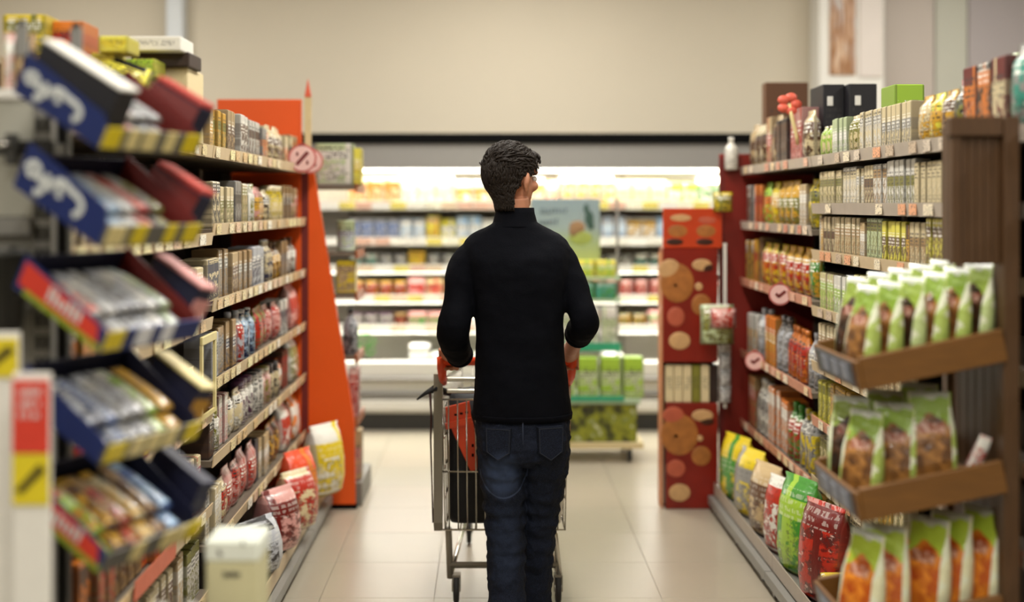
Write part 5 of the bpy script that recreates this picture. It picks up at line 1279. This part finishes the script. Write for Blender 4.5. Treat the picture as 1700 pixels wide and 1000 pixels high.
# collar band and cuffs
cm = MB(); rs = []
for x, y, a, b, dyy in ((856, 376, .086, .074, 0), (855, 368, .076, .068, 0), (855, 354, .068, .063, .004), (855, 345, .066, .061, .006), (855, 346, .060, .055, .006), (856, 366, .062, .056, 0)):
    rs.append(ring(mp(x, y)+Vector((0, dyy-.006, 0)), a, b, 32))
cm.rings(rs, cap=False); cm.build('collar', M_shirt, man, True)
def cuff(c, dirv, r, nm='cuff'):
    d = dirv.normalized(); MB().tube([c-d*.022, c-d*.004, c+d*.004], [r*.99, r*1.04, r], 20).build(nm, M_shirt, man, True)
cuff(cuffR, cuffR-elR, .048); cuff(cuffL, cuffL-elL, .048)
MB().rings([ring(mp(866, y)+Vector((0, -.006, 0)), a, b, 40, .85) for y, a, b in ((692, .1735, .130), (684, .176, .132), (682, .174, .131))]).build('hem', M_shirt, man, True)

# jeans
def jeans_mat():
    k = NT('dark_denim'); tc = k.n('ShaderNodeTexCoord'); nz = k.noise(tc.outputs['Object'], 7, 4); fine = k.noise(tc.outputs['Object'], 500, 2)
    c = k.mix(nz, hx('#080a11'), hx('#141a29'))
    def fade(cx_, cz_, rx, rz_):
        geo = k.n('ShaderNodeSeparateXYZ'); k.l(tc.outputs['Object'], geo.inputs[0])
        a = k.math('DIVIDE', k.math('SUBTRACT', geo.outputs[0], cx_), rx); b = k.math('DIVIDE', k.math('SUBTRACT', geo.outputs[2], cz_), rz_)
        r = k.math('ADD', k.math('MULTIPLY', a, a), k.math('MULTIPLY', b, b)); r = k.math('MULTIPLY_ADD', nz, .5, r)
        mr = k.n('ShaderNodeMapRange'); mr.interpolation_type = 'SMOOTHSTEP'; mr.inputs[1].default_value = 1.3; mr.inputs[2].default_value = .35; k.l(r, mr.inputs[0]); return mr.outputs[0]
    L0 = man.location
    p = mp(833, 778); c = k.mix(k.math('MULTIPLY', fade(p.x-L0.x, p.z, .075, .10), .75), c, hx('#37435c'))
    p = mp(838, 890); c = k.mix(k.math('MULTIPLY', fade(p.x-L0.x, p.z, .06, .16), .28), c, hx('#2c374c'))
    p = mp(836, 768); geo = k.n('ShaderNodeSeparateXYZ'); k.l(tc.outputs['Object'], geo.inputs[0])
    a_ = k.math('DIVIDE', k.math('SUBTRACT', geo.outputs[0], p.x-L0.x), .082); b_ = k.math('DIVIDE', k.math('SUBTRACT', geo.outputs[2], p.z), .10)
    r_ = k.math('ADD', k.math('MULTIPLY', a_, a_), k.math('MULTIPLY', b_, b_))
    arc = k.math('MULTIPLY', k.math('LESS_THAN', k.math('ABSOLUTE', k.math('SUBTRACT', r_, 1.0)), .06), k.math('LESS_THAN', b_, -.1))
    c = k.mix(k.math('MULTIPLY', arc, .5), c, hx('#46526c'))
    c = k.mix(k.math('MULTIPLY', k.step(fine, .56), .25), c, hx('#3a4560'))
    k.l(c, k.b.inputs['Base Color']); k.b.inputs['Roughness'].default_value = .85; k.b.inputs['Specular IOR Level'].default_value = .2
    k.bump(k.math('MULTIPLY_ADD', fine, .3, nz), .35, .02); return k.m
M_jeans = jeans_mat()
jm = MB()
jm.rings([ring(mp(x, y)+Vector((0, dy_, 0)), a, b, 32, .8) for x, y, a, b, dy_ in ((867, 668, .160, .112, 0), (867, 700, .163, .122, -.008), (868, 735, .158, .124, -.012), (868, 757, .145, .112, -.01), (868, 768, .12, .08, 0))])
def leg(pts, n=28):
    """rings of (centre, half width, half depth), with zig-zag creases behind the knee"""
    rs = []
    for (c, a, b, w) in pts:
        rs.append(ring(c, a+w, b+w, n, .9))
    jm.rings(rs)
def legpath(keys, crease):
    out = []; N = 44
    for i in range(N+1):
        t = i/N*(len(keys)-1); k = min(int(t), len(keys)-2); f = t-k
        x, y, a, b, dy_ = [keys[k][q]+(keys[k+1][q]-keys[k][q])*(3*f*f-2*f**3 if q > 1 else f) for q in range(5)]
        c = mp(x, y, dy_); g = max(0, 1-abs(y-crease)/85); w = .0045*math.sin(y*.30)*g+.0025*math.sin(y*.21+1)
        c.x += .004*math.sin(y*.17)*g
        out.append((c, a, b, w))
    return out
leg(legpath([(832, 712, .083, .11, 0), (832, 760, .084, .108, 0), (835, 810, .075, .092, -.002), (838, 850, .069, .08, -.008), (840, 900, .067, .078, -.03), (841, 960, .064, .072, -.06), (842, 1068, .062, .072, -.12)], 850))
leg(legpath([(905, 712, .084, .11, 0), (906, 760, .082, .106, .01), (902, 810, .073, .09, .03), (899, 850, .062, .078, .05), (893, 900, .058, .072, .07), (890, 960, .056, .068, .10), (889, 1068, .06, .07, .14)], 845))
jo = jm.build('jeans', M_jeans, man, True); remesh(jo, .006, 3, .4)
tx2 = bpy.data.textures.new('denim_folds', 'CLOUDS'); tx2.noise_scale = .032; tx2.noise_depth = 3
dp = jo.modifiers.new('folds', 'DISPLACE'); dp.texture = tx2; dp.strength = .018; dp.mid_level = .5; dp.texture_coords = 'LOCAL'
# back pockets, worn at the edges
def pocket(x0_, x1_, y0_, y1_, yaw):
    a, b = mp(x0_, y0_), mp(x1_, y1_); w = (b.x-a.x); h = a.z-b.z; c = Vector(((a.x+b.x)/2, MY-.134+.02*abs(yaw), b.z))
    m = MB(); rs = []
    prof = [(-.5, 1), (.5, 1), (.47, .25), (0, 0), (-.47, .25)]
    Mx = Matrix.Translation(c) @ Matrix.Rotation(yaw, 4, 'Z')
    m.prism([(p[0]*w, p[1]*h) for p in prof], 'y', -.004, .03, Mx)
    po = m.build('back_pocket', M_jeans, man)
    s_ = MB()
    for i in range(5):
        p, q = prof[i], prof[(i+1) % 5]; s_.tube([Mx @ Vector((p[0]*w*.93, -.005, .03*h+p[1]*h*.93)), Mx @ Vector((q[0]*w*.93, -.005, .03*h+q[1]*h*.93))], .0012, 5)
    s_.build('stitching', pm('worn_seam', '#1b202c', .8), po)
pocket(889, 933, 697, 752, .35); pocket(806, 848, 699, 752, -.3)
sea = MB().tube([mp(868, 695, -.134), mp(868, 730, -.138), mp(869, 756, -.120)], .002, 6).build('seat_seam', pm('seam_blue', '#232b3e', .8), man, True)
# shoes
for a, nm in ((anL, 'shoe'), (anR, 'shoe')):
    m = MB(); rs = []
    for yy, w_, hh in ((-.075, .022, .05), (-.06, .036, .085), (-.02, .04, .10), (.04, .042, .085), (.1, .046, .06), (.16, .042, .045), (.195, .022, .03)):
        rs.append([(a.x+w_*math.cos(2*PI*k/16), a.y+yy, .012+max(0, hh*(.5+.5*math.sin(2*PI*k/16)))) for k in range(16)])
    m.rings(rs); sh = m.build(nm, pm('black_leather', '#14110f', .4), man, True)
    MB().prism([(a.x-.04, a.y-.08), (a.x+.04, a.y-.08), (a.x+.048, a.y+.1), (a.x+.03, a.y+.2), (a.x-.03, a.y+.2), (a.x-.048, a.y+.1)], 'z', 0, .02).build('sole', M_rubber, sh)
